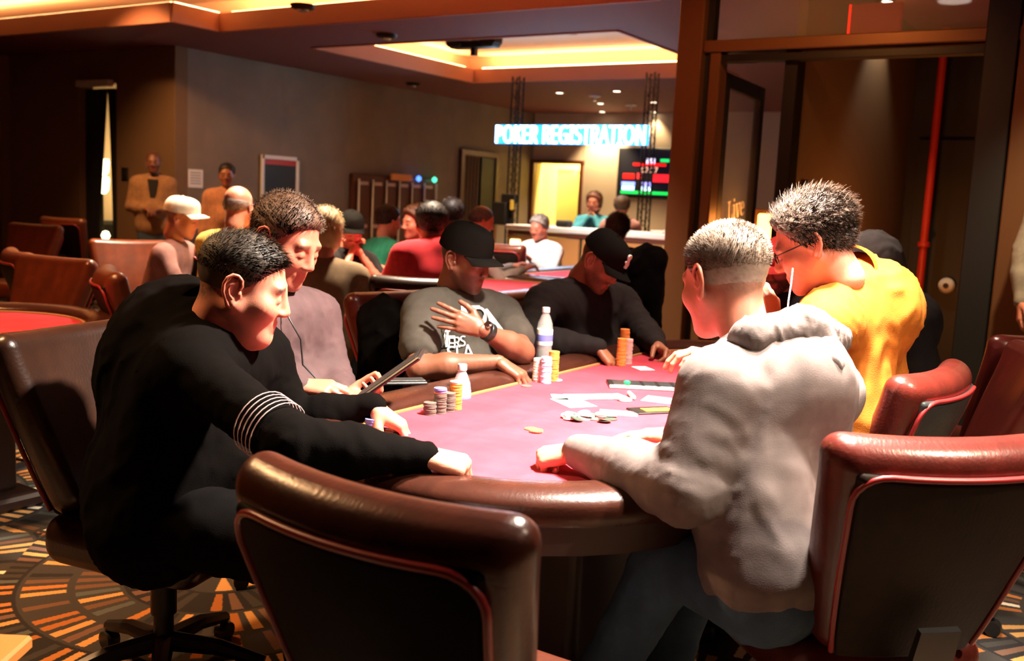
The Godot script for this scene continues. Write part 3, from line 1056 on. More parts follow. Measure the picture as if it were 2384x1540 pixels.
func background() -> void:
	# sign carried by two posts
	truss(Vector3(-7.19, 0, -11.1), "left lattice post under the glowing blue and white sign")
	truss(Vector3(-5.27, 0, -11.1), "right lattice post under the glowing sign, before the screen")
	var t := thing("lit_sign", "long glowing white and blue lettered sign hung across two posts", "sign", Vector3(-6.34, 2.255, -10.98))
	obj("panel", boxg(Vector3(0, 0, -0.03), Vector3(2.22, 0.24, 0.04), 0.01), glow("sign_panel", Color(0.10, 0.55, 1.0), 3.0), t)
	var tm := text_mesh("POKER REGISTRATION", 0.20, "Droid Sans", 0.02, glow("sign_letters", Color(0.85, 0.97, 1.0), 9.0))
	t.add_child(tm, true)
	var wide := tm.mesh.get_aabb().size
	tm.scale = Vector3(2.16 / wide.x, 0.225 / wide.y, 1)
	tm.position = Vector3(-tm.mesh.get_aabb().get_center().x * tm.scale.x, -tm.mesh.get_aabb().get_center().y * tm.scale.y, 0.0)
	area("sign_light", Vector3(-6.34, 2.255, -10.9), Vector3(-6.34, 2.1, -9.0), Vector2(2.2, 0.22), Color(0.75, 0.92, 1.0), 1.5)
	t = thing("speaker", "black loudspeaker clamped low on the left lattice post", "speaker", Vector3(-7.2, 1.22, -10.98))
	obj("cabinet", boxg(Vector3(-0.06, 0, 0), Vector3(0.2, 0.3, 0.18), 0.01), M.black, t)
	obj("clamp", boxg(Vector3(0.05, 0.2, 0), Vector3(0.22, 0.12, 0.12), 0.01), M.black, t)
	obj("tag", boxg(Vector3(0.12, 0.12, 0.06), Vector3(0.05, 0.13, 0.02), 0.004), mk("yellow_tag", lin(0.8, 0.6, 0.1), 0.5), t)
	# desk
	t = thing("registration_desk", "long wooden registration desk with a pale top under the sign", "desk", Vector3(-4.9, 0, -10.1))
	obj("desk_top", boxg(Vector3(0, 1.09, 0), Vector3(3.0, 0.06, 0.7), 0.01), M.paper, t)
	obj("desk_lip", boxg(Vector3(0, 1.03, 0.30), Vector3(2.96, 0.05, 0.06), 0.006), M.dark_wood, t)
	for k in 3:
		obj("front_panel", boxg(Vector3(-1.0 + k, 0.52, 0.30), Vector3(0.97, 0.96, 0.05), 0.012), M.wood, t)
	obj("light_panel", boxg(Vector3(-1.36, 0.74, 0.335), Vector3(0.14, 0.42, 0.02), 0.01), glow("desk_light", Color(1.0, 0.9, 0.6), 3.0), t)
	obj("light_bar", boxg(Vector3(0.75, 0.86, 0.335), Vector3(0.9, 0.06, 0.02), 0.01), glow("bar_light", Color(1.0, 0.6, 0.2), 1.3), t)
	for k in 5:
		var o := tag(obj("paper_pile", boxg(Vector3(-4.55 + k * 0.16, 1.135 + 0.008 * k, -10.05), Vector3(0.15, 0.03 + 0.016 * k, 0.22), 0.004), M.paper), "%s white paper pile along the right of the desk" % ["first", "second", "third", "fourth", "fifth"][k], "paper", "paper piles on the desk")
	tag(obj("telephone", boxg(Vector3(-5.75, 1.16, -10.0), Vector3(0.16, 0.08, 0.16), 0.02), M.black), "black telephone on the desk before the woman in blue", "telephone")
	# screen on the back wall
	t = thing("tv_screen", "wall screen with red blue and green tournament rows in lights", "screen", Vector3(-7.35, 1.97, -15.712))
	obj("bezel", boxg(Vector3.ZERO, Vector3(1.3, 0.86, 0.08), 0.01), M.black, t)
	obj("display", boxg(Vector3(0, 0, 0.042), Vector3(1.22, 0.78, 0.004), 0.001), glow("screen_blue", Color(0.01, 0.015, 0.06), 1.0), t)
	var rows := [[-0.02, 0.20, 0.16, 0.10, Color(0.9, 0.85, 1.0), 1.6], [0.24, 0.22, 0.16, 0.05, Color(0.1, 0.8, 0.4), 1.2], [-0.04, 0.145, 0.62, 0.045, Color(1.0, 0.08, 0.06), 1.0], [-0.42, -0.06, 0.22, 0.09, Color(1.0, 0.08, 0.06), 1.0], [-0.22, -0.05, 0.08, 0.1, Color(1.0, 0.2, 0.2), 1.0], [0.20, -0.08, 0.36, 0.13, Color(1.0, 0.12, 0.16), 1.1], [-0.42, -0.19, 0.26, 0.07, Color(0.5, 0.6, 1.0), 1.4], [-0.06, -0.19, 0.2, 0.07, Color(0.6, 0.6, 1.0), 1.4], [-0.42, -0.265, 0.24, 0.07, Color(0.7, 0.95, 1.0), 1.8], [-0.06, -0.265, 0.2, 0.07, Color(0.8, 0.95, 1.0), 1.8], [0.0, -0.335, 1.12, 0.05, Color(0.03, 0.8, 0.3), 1.2]]
	for k in rows.size():
		var r: Array = rows[k]
		obj("screen_row", boxg(Vector3(r[0], r[1], 0.046), Vector3(r[2], r[3], 0.003), 0.001), glow("screen_ink_%d" % k, r[4], r[5]), t)
	tm = text_mesh("02:27", 0.09, "Droid Sans", 0.003, glow("screen_clock", Color(1.0, 0.75, 0.65), 1.4))
	tm.position = Vector3(-0.03, 0.055, 0.047)
	t.add_child(tm, true)
	# display rack on the left wall
	t = thing("display_rack", "dark red paneled display rack with bright upright bars on left wall", "rack", Vector3(-9.72, 0, -11.75), PI / 2)
	obj("carcass", boxg(Vector3(0, 0.84, -0.03), Vector3(1.95, 1.66, 0.06), 0.008), M.dark_wood, t)
	for c in 6:
		for r in 2:
			obj("panel", boxg(Vector3(-0.76 + c * 0.305, 1.28 - r * 0.62, 0.02), Vector3(0.25, 0.46, 0.03), 0.008), M.dark_wood, t)
			obj("label_strip", boxg(Vector3(-0.76 + c * 0.305, 1.54 - r * 0.62, 0.025), Vector3(0.17, 0.05, 0.02), 0.003), M.chip_pink, t)
	for c in 7:
		var g := G.new()
		g.tube([Vector3(-0.91 + c * 0.305, 0.02, 0.06), Vector3(-0.91 + c * 0.305, 1.6, 0.06)], 0.014, 8)
		obj("upright_bar", g, M.white_paint, t)  # white stands in for bright reflections on chrome posts
	obj("header_plate", boxg(Vector3(0.05, 1.66, 0.05), Vector3(0.5, 0.10, 0.03), 0.006), M.chip_orange, t)
	var g := G.new()
	g.lathe([[0.001, -0.05], [0.04, -0.02], [0.04, 0.02], [0.001, 0.05]], 12, Vector3(0.46, 1.66, 0.06))
	obj("blue_lamp", g, glow("blue_lamp", Color(0.3, 0.5, 1.0), 2.0), t)
	g = G.new()
	g.lathe([[0.001, -0.05], [0.04, -0.02], [0.04, 0.02], [0.001, 0.05]], 12, Vector3(0.86, 1.66, 0.06))
	obj("green_lamp", g, glow("mint_lamp", Color(0.3, 0.9, 0.7), 1.4), t)
	# poster, notice, switch
	t = thing("poster", "dark poster with a red heading in a white frame on left wall", "poster", Vector3(-9.78, 1.30, -9.41), PI / 2)
	obj("print", boxg(Vector3(0, 0, 0), Vector3(0.6, 1.0, 0.02), 0.002), M.black, t)
	obj("heading", boxg(Vector3(0, 0.445, 0.011), Vector3(0.56, 0.07, 0.004), 0.001), M.red_paint, t)
	for s in [[-0.31, 0, 0.05, 1.06], [0.31, 0, 0.05, 1.06], [0, 0.505, 0.66, 0.05], [0, -0.505, 0.66, 0.05]]:
		obj("frame_bar", boxg(Vector3(s[0], s[1], 0.012), Vector3(s[2], s[3], 0.03), 0.004), M.paper, t)
	t = thing("notice", "white printed notice sheet taped to the wall between the two attendants", "notice", Vector3(-9.79, 1.475, -8.05), PI / 2)
	obj("sheet", boxg(Vector3.ZERO, Vector3(0.22, 0.22, 0.004), 0.001), M.paper, t)
	for k in 5:
		obj("text_line", boxg(Vector3(0, 0.07 - k * 0.032, 0.0025), Vector3(0.16, 0.010, 0.001), 0.0), M.chip_grey, t)
	t = thing("wall_switch", "dark switch plate on the brown wall beside the passage", "switch", Vector3(-10.72, 1.49, -7.74))
	obj("plate", boxg(Vector3.ZERO, Vector3(0.12, 0.16, 0.02), 0.005), M.black, t)
	obj("rocker", boxg(Vector3(0, 0, 0.012), Vector3(0.04, 0.08, 0.012), 0.003), M.plastic_black, t)
	# ceiling fittings
	for a in [[Vector3(-6.712, 2.990, -7.881), "round detector left of the small ceiling tray"], [Vector3(-9.168, 2.990, -11.383), "round detector on the ceiling by the left wall"], [Vector3(-12.678, 2.990, -8.077), "pale vent on the ceiling at far left"], [Vector3(-6.432, 2.990, -6.427), "dark camera dome on the ceiling near the cove"]]:
		t = thing("ceiling_detector", a[1], "detector", a[0] + Vector3(0, 0.01, 0), 0.0, "ceiling detectors")
		g = G.new()
		g.lathe([[0.06, -0.045], [0.10, -0.03], [0.11, 0.0]], 18)
		obj("dome", g, M.seat_back, t, 60.0)
		g = G.new()
		g.lathe([[0.04, -0.06], [0.05, -0.05], [0.06, -0.045]], 14)
		obj("lens", g, M.chrome, t, 60.0)
	t = thing("projector", "dark twin projector unit hanging under the small ceiling tray", "projector", Vector3(-6.125, 3.020, -8.587))
	obj("bracket", boxg(Vector3(0, 0.1, 0), Vector3(0.06, 0.5, 0.06)), M.dark_metal, t)
	obj("crossbar", boxg(Vector3(0, -0.04, 0), Vector3(0.56, 0.07, 0.14), 0.01), M.dark_metal, t)
	for x in [-0.2, 0.22]:
		obj("housing", boxg(Vector3(x, 0.0, 0.03), Vector3(0.2, 0.13, 0.2), 0.03), M.seat_back, t)
	var lamp := glow("downlight", Color(1.0, 0.9, 0.78), 9.0)
	var spots := [Vector3(-7.563, 3.000, -12.809), Vector3(-6.590, 3.000, -12.741), Vector3(-7.656, 3.000, -14.264), Vector3(-6.679, 3.000, -14.180), Vector3(-8.284, 3.000, -15.515), Vector3(-7.366, 3.000, -15.648), Vector3(-5.937, 3.360, -10.255), Vector3(-1.869, 3.000, -7.825), Vector3(-1.812, 3.000, -11.817)]
	for k in spots.size():
		t = thing("downlight", "round recessed ceiling downlight, %s" % ["leftmost before the sign", "second of the front row before the sign", "middle one before the sign", "right one near the right lattice post", "far middle one above the desk", "far right one above the desk", "the one in the small ceiling tray", "the one above the door transom", "the one in the corridor"][k], "light", spots[k], 0.0, "ceiling downlights")
		g = G.new()
		g.lathe([[0.075, 0.0], [0.075, -0.008], [0.055, -0.008], [0.055, 0.0]], 18)
		obj("ring", g, M.seat_back, t)
		g = G.new()
		g.lathe([[0.05, 0.004], [0.055, -0.004], [0.01, -0.006]], 18)
		obj("lens", g, lamp, t)
		spot("downlight", spots[k] + Vector3(0, -0.03, 0), spots[k] + Vector3(0, -3, 0), Color(1.0, 0.86, 0.68), [12.0, 10.0, 8.0, 0.6, 8.0, 1.0, 8.0, 3.0, 6.0][k], 48.0)
	for a in [Vector3(-7.202, 2.980, -13.233), Vector3(-7.230, 2.980, -14.500)]:
		t = thing("sprinkler", "small ceiling sprinkler head %s among the downlights" % ("left" if a.is_equal_approx(Vector3(-7.202, 2.980, -13.233)) else "right"), "sprinkler", a, 0.0, "sprinklers")
		g = G.new()
		g.lathe([[0.09, 0.02], [0.09, 0.005], [0.02, 0.0], [0.015, -0.05]], 14)
		obj("rose", g, M.paper, t)
		g = G.new()
		g.lathe([[0.015, -0.05], [0.03, -0.055], [0.03, -0.06], [0.004, -0.062]], 12)
		obj("deflector", g, M.chrome, t)
	# small table at the lower left with a cup holder
	t = thing("side_table", "small orange wooden side table with a black cup holder", "table", Vector3(-1.793, 0.500, -1.081) * Vector3(1, 0, 1) + Vector3(-0.842, 0, 0.539) * 0.17 + Vector3(0.539, 0, 0.842) * 0.17, deg_to_rad(32.6))
	obj("tabletop", boxg(Vector3(0, 0.485, 0), Vector3(0.34, 0.03, 0.34), 0.006), mk("orange_wood", lin(0.33, 0.115, 0.025), 0.4), t)
	g = G.new()
	g.lathe([[0.058, 0.50], [0.058, 0.507], [0.050, 0.508], [0.046, 0.46], [0.002, 0.46]], 24, Vector3(0.02, 0, 0.0))
	obj("cup_holder", g, M.plastic_black, t, 50.0)
	obj("post", boxg(Vector3(0, 0.24, 0), Vector3(0.05, 0.46, 0.05)), M.dark_metal, t)
	obj("foot", boxg(Vector3(0, 0.012, 0), Vector3(0.28, 0.024, 0.28), 0.006), M.dark_metal, t)

func seating() -> void:
	var main := make_table("red felt poker table in the foreground ringed by players")
	main.position = Vector3(-1.38, 0, -3.09)
	dup(main, Vector3(-4.25, 0, -1.45), 0, "empty red felt poker table at the left edge")
	dup(main, Vector3(-4.15, 0, -5.45), 0, "poker table between the blonde woman and the red shirt")
	dup(main, Vector3(-6.2, 0, -6.2), 0, "poker table behind the man in the white cap")
	dup(main, Vector3(-4.20, 0, -8.38), 0, "far poker table before the man in the white shirt")
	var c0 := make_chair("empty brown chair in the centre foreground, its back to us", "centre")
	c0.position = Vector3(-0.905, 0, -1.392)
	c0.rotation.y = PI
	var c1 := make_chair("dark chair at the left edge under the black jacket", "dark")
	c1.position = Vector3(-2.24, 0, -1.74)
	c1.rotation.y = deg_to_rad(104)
	var c := make_chair("red brown chair at right foreground under the grey hooded player", "red")
	c.position = Vector3(-0.52, 0, -2.31)
	c.rotation.y = deg_to_rad(-135)
	dup(c, Vector3(-0.60, 0, -3.66), deg_to_rad(-72), "shiny red chair furthest right, turned from the table")
	dup(c, Vector3(-2.40, 0, -2.55), deg_to_rad(90), "chair under the man in the purple grey shirt")
	dup(c, Vector3(-2.40, 0, -3.25), deg_to_rad(80), "chair under the man in the grey T-shirt")
	dup(c, Vector3(-2.15, 0, -4.15), deg_to_rad(50), "chair under the far player in the black sweatshirt")
	dup(c, Vector3(-0.60, 0, -4.45), deg_to_rad(-120), "chair under the player in the dark raised hood")
	dup(c, Vector3(-1.48, 0, -4.95), deg_to_rad(0), "chair under the bearded player in the red cap")
	var s := make_chair("red chair with a grey rear panel behind the orange jacket", "grey")
	s.position = Vector3(-0.81, 0, -3.03)
	s.rotation.y = deg_to_rad(-97)
	var b := make_chair("large tan brown chair just left of the black jacket", "brown")
	b.position = Vector3(-4.140, 1.000, -2.904) * Vector3(1, 0, 1) + Vector3(0.5, 0, -0.87) * 0.33
	b.rotation.y = deg_to_rad(150)
	var rows := [[Vector3(-8.271, 1.000, -5.075), 20.0, "dark chair in the back row at far left"], [Vector3(-9.673, 1.000, -6.224), 200.0, "pink lit chair in the back row beside the passage"], [Vector3(-5.347, 1.000, -3.164), 160.0, "brown chair at the left edge behind the empty table"], [Vector3(-4.857, 1.000, -3.098), 10.0, "dark chair with an orange top behind the empty table"], [Vector3(-6.142, 1.000, -4.465), 60.0, "dark red chair behind the purple hooded man"], [Vector3(-5.573, 1.000, -4.476), 180.0, "olive brown rounded chair before the yellow shirt"], [Vector3(-5.140, 0.903, -7.769), 180.0, "dark red chair beside the man in the white shirt"]]
	dup(c1, Vector3(-3.112, 1.024, -3.996) * Vector3(1, 0, 1) + Vector3(-0.2, 0, -0.27), deg_to_rad(215), "dark chair behind the red shirt")
	for r in rows:
		var f := Vector3(sin(deg_to_rad(r[1])), 0, cos(deg_to_rad(r[1])))
		dup(b, r[0] * Vector3(1, 0, 1) + f * 0.33, deg_to_rad(r[1]), r[2])

# ------------------------------------------------------------------ bodies: joined distance fields meshed as surface nets
func cap_(a: Vector3, b: Vector3, ra: float, rb: float, k := 0.03) -> Array:
	return [0, a, b, ra, rb, k, false]

func ell(c: Vector3, r: Vector3, k := 0.02, sub := false, bas := Basis.IDENTITY) -> Array:
	return [1, c, r, 0.0, 0.0, k, sub, bas]

func net(prims: Array, cell: float) -> Array:
	var lo := Vector3(1e9, 1e9, 1e9)
	var hi := -lo
	var boxes := []
	for p in prims:
		var a: Vector3 = p[1]
		var b: Vector3 = p[2]
		var l: Vector3
		var h: Vector3
		if p[0] == 0:
			l = a.min(b) - Vector3.ONE * maxf(p[3], p[4])
			h = a.max(b) + Vector3.ONE * maxf(p[3], p[4])
		else:
			var m := maxf(b.x, maxf(b.y, b.z)) if p[7] != Basis.IDENTITY else 0.0
			l = a - (Vector3.ONE * m if m > 0.0 else b)
			h = a + (Vector3.ONE * m if m > 0.0 else b)
		boxes.append([l, h])
		if not p[6]:
			lo = lo.min(l)
			hi = hi.max(h)
	lo -= Vector3.ONE * cell * 3.0
	hi += Vector3.ONE * cell * 3.0
	var nx := int((hi.x - lo.x) / cell) + 2
	var ny := int((hi.y - lo.y) / cell) + 2
	var nz := int((hi.z - lo.z) / cell) + 2
	var nxy := nx * ny
	var g := PackedFloat32Array()
	g.resize(nxy * nz)
	g.fill(1.0)
	for n in prims.size():
		var p: Array = prims[n]
		var kind: int = p[0]
		var a: Vector3 = p[1]
		var b: Vector3 = p[2]
		var ra: float = p[3]
		var rb: float = p[4]
		var k: float = maxf(p[5], 0.0005)
		var sub: bool = p[6]
		var m := k + cell * 2.0
		var x0 := maxi(0, int((boxes[n][0].x - m - lo.x) / cell))
		var y0 := maxi(0, int((boxes[n][0].y - m - lo.y) / cell))
		var z0 := maxi(0, int((boxes[n][0].z - m - lo.z) / cell))
		var x1 := mini(nx - 1, int((boxes[n][1].x + m - lo.x) / cell) + 1)
		var y1 := mini(ny - 1, int((boxes[n][1].y + m - lo.y) / cell) + 1)
		var z1 := mini(nz - 1, int((boxes[n][1].z + m - lo.z) / cell) + 1)
		var ab := b - a
		var inv := 1.0 / maxf(ab.length_squared(), 1e-9)
		var dr := rb - ra
		var rr := Vector3.ONE / b if kind == 1 else Vector3.ONE
		var bas := Basis.IDENTITY
		var turned := false
		if kind == 1:
			bas = (p[7] as Basis).inverse()
			turned = p[7] != Basis.IDENTITY
		for z in range(z0, z1 + 1):
			for y in range(y0, y1 + 1):
				var i := z * nxy + y * nx + x0
				var q := Vector3(lo.x + x0 * cell, lo.y + y * cell, lo.z + z * cell) - a
				for x in range(x0, x1 + 1):
					var d: float
					if kind == 0:
						var t := clampf(q.dot(ab) * inv, 0.0, 1.0)
						d = (q - ab * t).length() - ra - dr * t
					else:
						var w := (bas * q if turned else q) * rr
						var k0 := w.length()
						var k1 := (w * rr).length()
						d = k0 * (k0 - 1.0) / k1 if k1 > 1e-6 else -0.01
					var o := g[i]
					if sub:
						d = -d
						var h := maxf(k - absf(o - d), 0.0)
						g[i] = maxf(o, d) + h * h * 0.25 / k
					else:
						var h := maxf(k - absf(o - d), 0.0)
						g[i] = minf(o, d) - h * h * 0.25 / k
					i += 1
					q.x += cell
	# one vertex in each crossed cell
	var ids := PackedInt32Array()
	ids.resize(g.size())
	ids.fill(-1)
	var vs := PackedVector3Array()
	var far := cell * 2.2
	var off := [0, 1, nx, nx + 1, nxy, nxy + 1, nxy + nx, nxy + nx + 1]
	var ed := [0, 1, 2, 3, 4, 5, 6, 7, 0, 2, 1, 3, 4, 6, 5, 7, 0, 4, 1, 5, 2, 6, 3, 7]
	var cells := PackedInt32Array()
	for z in nz - 1:
		for y in ny - 1:
			var i := z * nxy + y * nx - 1
			for x in nx - 1:
				i += 1
				var g0 := g[i]
				if g0 > far or g0 < -far:
					continue
				var mask := 0
				for c in 8:
					if g[i + off[c]] < 0.0:
						mask |= 1 << c
				if mask == 0 or mask == 255:
					continue
				var s := Vector3.ZERO
				var n := 0
				for e in 12:
					var ca: int = ed[e * 2]
					var cb: int = ed[e * 2 + 1]
					if ((mask >> ca) & 1) != ((mask >> cb) & 1):
						var va := g[i + off[ca]]
						var vb := g[i + off[cb]]
						var t := va / (va - vb)
						s += Vector3(ca & 1, (ca >> 1) & 1, ca >> 2).lerp(Vector3(cb & 1, (cb >> 1) & 1, cb >> 2), t)
						n += 1
				ids[i] = vs.size()
				cells.append(i)
				vs.append(lo + (Vector3(x, y, z) + s / n) * cell)
	var ix := PackedInt32Array()
	var step := [1, nx, nxy]
	for i in cells:
		var inside := g[i] < 0.0
		for ax in 3:
			if (g[i + step[ax]] < 0.0) == inside:
				continue
			var u: int = step[(ax + 1) % 3]
			var w: int = step[(ax + 2) % 3]
			if i - u - w < 0:
				continue
			var q0 := ids[i]
			var q1 := ids[i - u]
			var q2 := ids[i - u - w]
			var q3 := ids[i - w]
			if q1 < 0 or q2 < 0 or q3 < 0:
				continue
			if inside:
				ix.append_array([q0, q1, q2, q0, q2, q3])
			else:
				ix.append_array([q0, q2, q1, q0, q3, q2])
	return [vs, ix]

func smooth(vs: PackedVector3Array, ix: PackedInt32Array, times := 1) -> PackedVector3Array:
	for t in times:
		var s := PackedVector3Array()
		s.resize(vs.size())
		var n := PackedInt32Array()
		n.resize(vs.size())
		for k in range(0, ix.size(), 3):
			var a := ix[k]
			var b := ix[k + 1]
			var c := ix[k + 2]
			s[a] += vs[b] + vs[c]
			s[b] += vs[a] + vs[c]
			s[c] += vs[a] + vs[b]
			n[a] += 2
			n[b] += 2
			n[c] += 2
		for k in vs.size():
			if n[k]:
				vs[k] = vs[k].lerp(s[k] / n[k], 0.5)
	return vs

func normals_of(vs: PackedVector3Array, ix: PackedInt32Array) -> PackedVector3Array:
	var nn := PackedVector3Array()
	nn.resize(vs.size())
	for k in range(0, ix.size(), 3):
		var a := vs[ix[k]]
		var f := (vs[ix[k + 1]] - a).cross(vs[ix[k + 2]] - a)
		nn[ix[k]] += f
		nn[ix[k + 1]] += f
		nn[ix[k + 2]] += f
	return nn

func wrinkle(vs: PackedVector3Array, ix: PackedInt32Array, amp: float, freq: float, limbs := [], up := Vector3.UP) -> PackedVector3Array:
	# cloth: folds run round bent sleeves and hang along the trunk
	var nn := normals_of(vs, ix)
	for k in vs.size():
		var v := vs[k]
		var p := v * freq
		var gain := 1.0
		var best := 0.115
		var hit: Array = []
		for l in limbs:
			var ab: Vector3 = l[1] - l[0]
			var q: Vector3 = v - l[0]
			var t := clampf(q.dot(ab) / ab.length_squared(), 0.0, 1.0)
			var dd := (q - ab * t).length()
			if dd < best:
				best = dd
				hit = l
		if hit:
			var ax: Vector3 = (hit[1] - hit[0]).normalized()
			p += ax * ax.dot(p) * 1.9
			p *= 0.85
			gain = 0.40 + 0.75 * exp(-pow(v.distance_to(hit[2]) / 0.12, 2.0))
		else:
			p -= up * up.dot(p) * 0.55
		var w := Vector3(wob.get_noise_3dv(p * 0.6), wob.get_noise_3dv(p * 0.6 + Vector3(9, 2, 5)), wob.get_noise_3dv(p * 0.6 + Vector3(3, 8, 1)))
		var r := fold.get_noise_3dv(p * 0.8 + w * 0.7)
		r = signf(r) * pow(absf(r), 1.5)
		vs[k] += nn[k].normalized() * amp * gain * (r * 1.1 + w.y * 0.35)
	return vs

# ------------------------------------------------------------------ heads (face looks to +z, ears at y 0)
var heads := {}
func head_mesh(kind: String, cell: float) -> Array:
	var key := kind + str(cell)
	if heads.has(key):
		return heads[key]
	var full := 1.08 if kind == "full" else 1.0
	var k := 0.02
	var pr := []
	pr.append(ell(Vector3(0, 0.036, -0.014), Vector3(0.077, 0.084, 0.098), k))
	pr.append(ell(Vector3(0, -0.034, 0.034), Vector3(0.060 * full, 0.084, 0.060), 0.03))
	for s in [-1.0, 1.0]:
		pr.append(cap_(Vector3(s * 0.056 * full, -0.038, 0.0), Vector3(s * 0.018, -0.094, 0.070), 0.020 * full, 0.016, 0.028))
		pr.append(ell(Vector3(s * 0.040 * full, -0.024, 0.060), Vector3(0.026, 0.024, 0.026) * full, 0.028))
	pr.append(ell(Vector3(0, -0.098, 0.077), Vector3(0.020, 0.016, 0.015), 0.02))
	if kind == "full":
		pr.append(ell(Vector3(0, -0.105, 0.03), Vector3(0.05, 0.035, 0.055), 0.03))
	pr.append(cap_(Vector3(-0.036, 0.024, 0.080), Vector3(0.036, 0.024, 0.080), 0.012, 0.012, 0.018))
	for s in [-1.0, 1.0]:
		pr.append(ell(Vector3(s * 0.031, 0.002, 0.103), Vector3(0.020, 0.014, 0.016), 0.014, true))
		pr.append(ell(Vector3(s * 0.031, 0.000, 0.080), Vector3(0.0150, 0.0135, 0.0150), 0.004))
	pr.append(cap_(Vector3(0, 0.014, 0.090), Vector3(0, -0.026, 0.107), 0.0085, 0.0130, 0.012))
	for s in [-1.0, 1.0]:
		pr.append(ell(Vector3(s * 0.0125, -0.031, 0.101), Vector3(0.009, 0.008, 0.011), 0.006))
	pr.append(cap_(Vector3(-0.020, -0.0605, 0.085), Vector3(0.020, -0.0605, 0.085), 0.0075, 0.0075, 0.006))
	pr.append(cap_(Vector3(-0.008, -0.059, 0.093), Vector3(0.008, -0.059, 0.093), 0.0065, 0.0065, 0.006))
	pr.append(cap_(Vector3(-0.015, -0.0725, 0.088), Vector3(0.015, -0.0725, 0.088), 0.0085, 0.0085, 0.006))
	pr.append(cap_(Vector3(-0.026, -0.0665, 0.104), Vector3(0.026, -0.0665, 0.104), 0.0045, 0.0045, 0.003))
	pr[pr.size() - 1][6] = true
	for s in [-1.0, 1.0]:
		var tilt: Basis = Basis(Vector3.UP, s * -0.42) * Basis(Vector3.RIGHT, -0.18)
		pr.append(ell(Vector3(s * 0.082, -0.002, -0.010), Vector3(0.0065, 0.031, 0.019), 0.006, false, tilt))
		pr.append(ell(Vector3(s * 0.090, -0.003, -0.004), Vector3(0.0090, 0.017, 0.0095), 0.003, true, tilt))
		pr.append(cap_(Vector3(s * 0.080, -0.031, -0.002), Vector3(s * 0.080, -0.024, -0.006), 0.0085, 0.007, 0.005))
		pr.append(cap_(Vector3(s * 0.078, -0.010, 0.009), Vector3(s * 0.080, -0.003, 0.008), 0.005, 0.005, 0.004))
	pr.append(cap_(Vector3(0, -0.05, -0.030), Vector3(0, -0.115, -0.040), 0.055 * full, 0.054 * full, 0.03))
	var m := net(pr, cell)
	m[0] = smooth(m[0], m[1], 1)
	heads[key] = m
	return m

func hairline(z: float) -> float:
	# height of the hair edge at depth z
	if z > 0.055:
		return lerpf(0.052, 0.080, clampf((z - 0.055) / 0.03, 0.0, 1.0))
	if z > 0.012:
		return lerpf(-0.006, 0.052, (z - 0.012) / 0.043)
	if z > -0.03:
		return lerpf(-0.028, -0.006, (z + 0.03) / 0.042)
	return lerpf(-0.085, -0.028, clampf((z + 0.10) / 0.07, 0.0, 1.0))

func head_tint(p: Vector3, h: Dictionary) -> Color:
	# pigment only: lips, brows, lashes, stubble, cropped hair
	var skin: Color = h.skin
	var hairc: Color = h.get("hair_color", Color(0.05, 0.03, 0.02))
	var nz := wob.get_noise_3dv(p * 60.0)
	var fine := wob.get_noise_3dv(p * 420.0)
	var c := skin * (1.0 + 0.10 * nz)
	var front := smoothstep(0.02, 0.07, p.z)
	var lip := smoothstep(0.016, 0.006, absf(p.y + 0.0665)) * smoothstep(0.030, 0.020, absf(p.x)) * smoothstep(0.080, 0.088, p.z)
	c = c.lerp(skin * Color(0.95, 0.55, 0.55), lip * 0.8)
	var brow := smoothstep(0.007, 0.003, absf(p.y - 0.027 + absf(p.x) * 0.05)) * smoothstep(0.052, 0.046, absf(p.x)) * smoothstep(0.010, 0.016, absf(p.x)) * smoothstep(0.05, 0.07, p.z)
	c = c.lerp(hairc, clampf(brow * (1.0 + 0.25 * fine), 0.0, 1.0))
	var lash := smoothstep(0.0045, 0.002, absf(p.y + 0.006)) * smoothstep(0.019, 0.014, absf(absf(p.x) - 0.031)) * smoothstep(0.08, 0.086, p.z)
	c = c.lerp(Color(0.02, 0.012, 0.01), lash * 0.8)
	var beard: float = h.get("beard", 0.0)
	if beard > 0.0:
		var bz := smoothstep(-0.022, -0.045, p.y) * smoothstep(-0.01, 0.02, p.z) * (1.0 - lip)
		c = c.lerp(hairc, clampf(bz * beard * (0.8 + 0.5 * fine), 0.0, 1.0))
	var crop: float = h.get("crop", 0.0)
	if crop > 0.0:
		var e := p.y - hairline(p.z)
		var onear := smoothstep(0.074, 0.080, absf(p.x)) * smoothstep(0.04, 0.03, absf(p.y)) * smoothstep(0.03, 0.02, p.z) * smoothstep(-0.05, -0.04, p.z)
		var m := smoothstep(-0.006, 0.035, e + 0.006 * nz) * (1.0 - onear)
		c = c.lerp(hairc, clampf(m * crop * (0.85 + 0.45 * fine), 0.0, 1.0))
	c.a = 1.0
	return c

func hair_depth(p: Vector3, h: Dictionary) -> float:
	# how far the hair stands off the skull at a point of it; below zero there is none
	var e := p.y - hairline(p.z)
	var down: float = h.get("down", 0.0)
	if down > 0.0 and p.z < 0.045:
		e = maxf(e, 0.05)
	var up := smoothstep(h.get("fade_lo", 0.0), h.get("fade_hi", 0.075), p.y)
	var t := lerpf(h.get("side", 0.008), h.get("top", 0.018), up)
	t *= 1.0 - h.get("bald", 0.0) * smoothstep(0.055, 0.075, p.y)
	t += h.get("quiff", 0.0) * smoothstep(0.02, 0.075, p.z) * up
	return t * smoothstep(-0.002, 0.030, e) - 0.012 * smoothstep(0.006, -0.012, e)

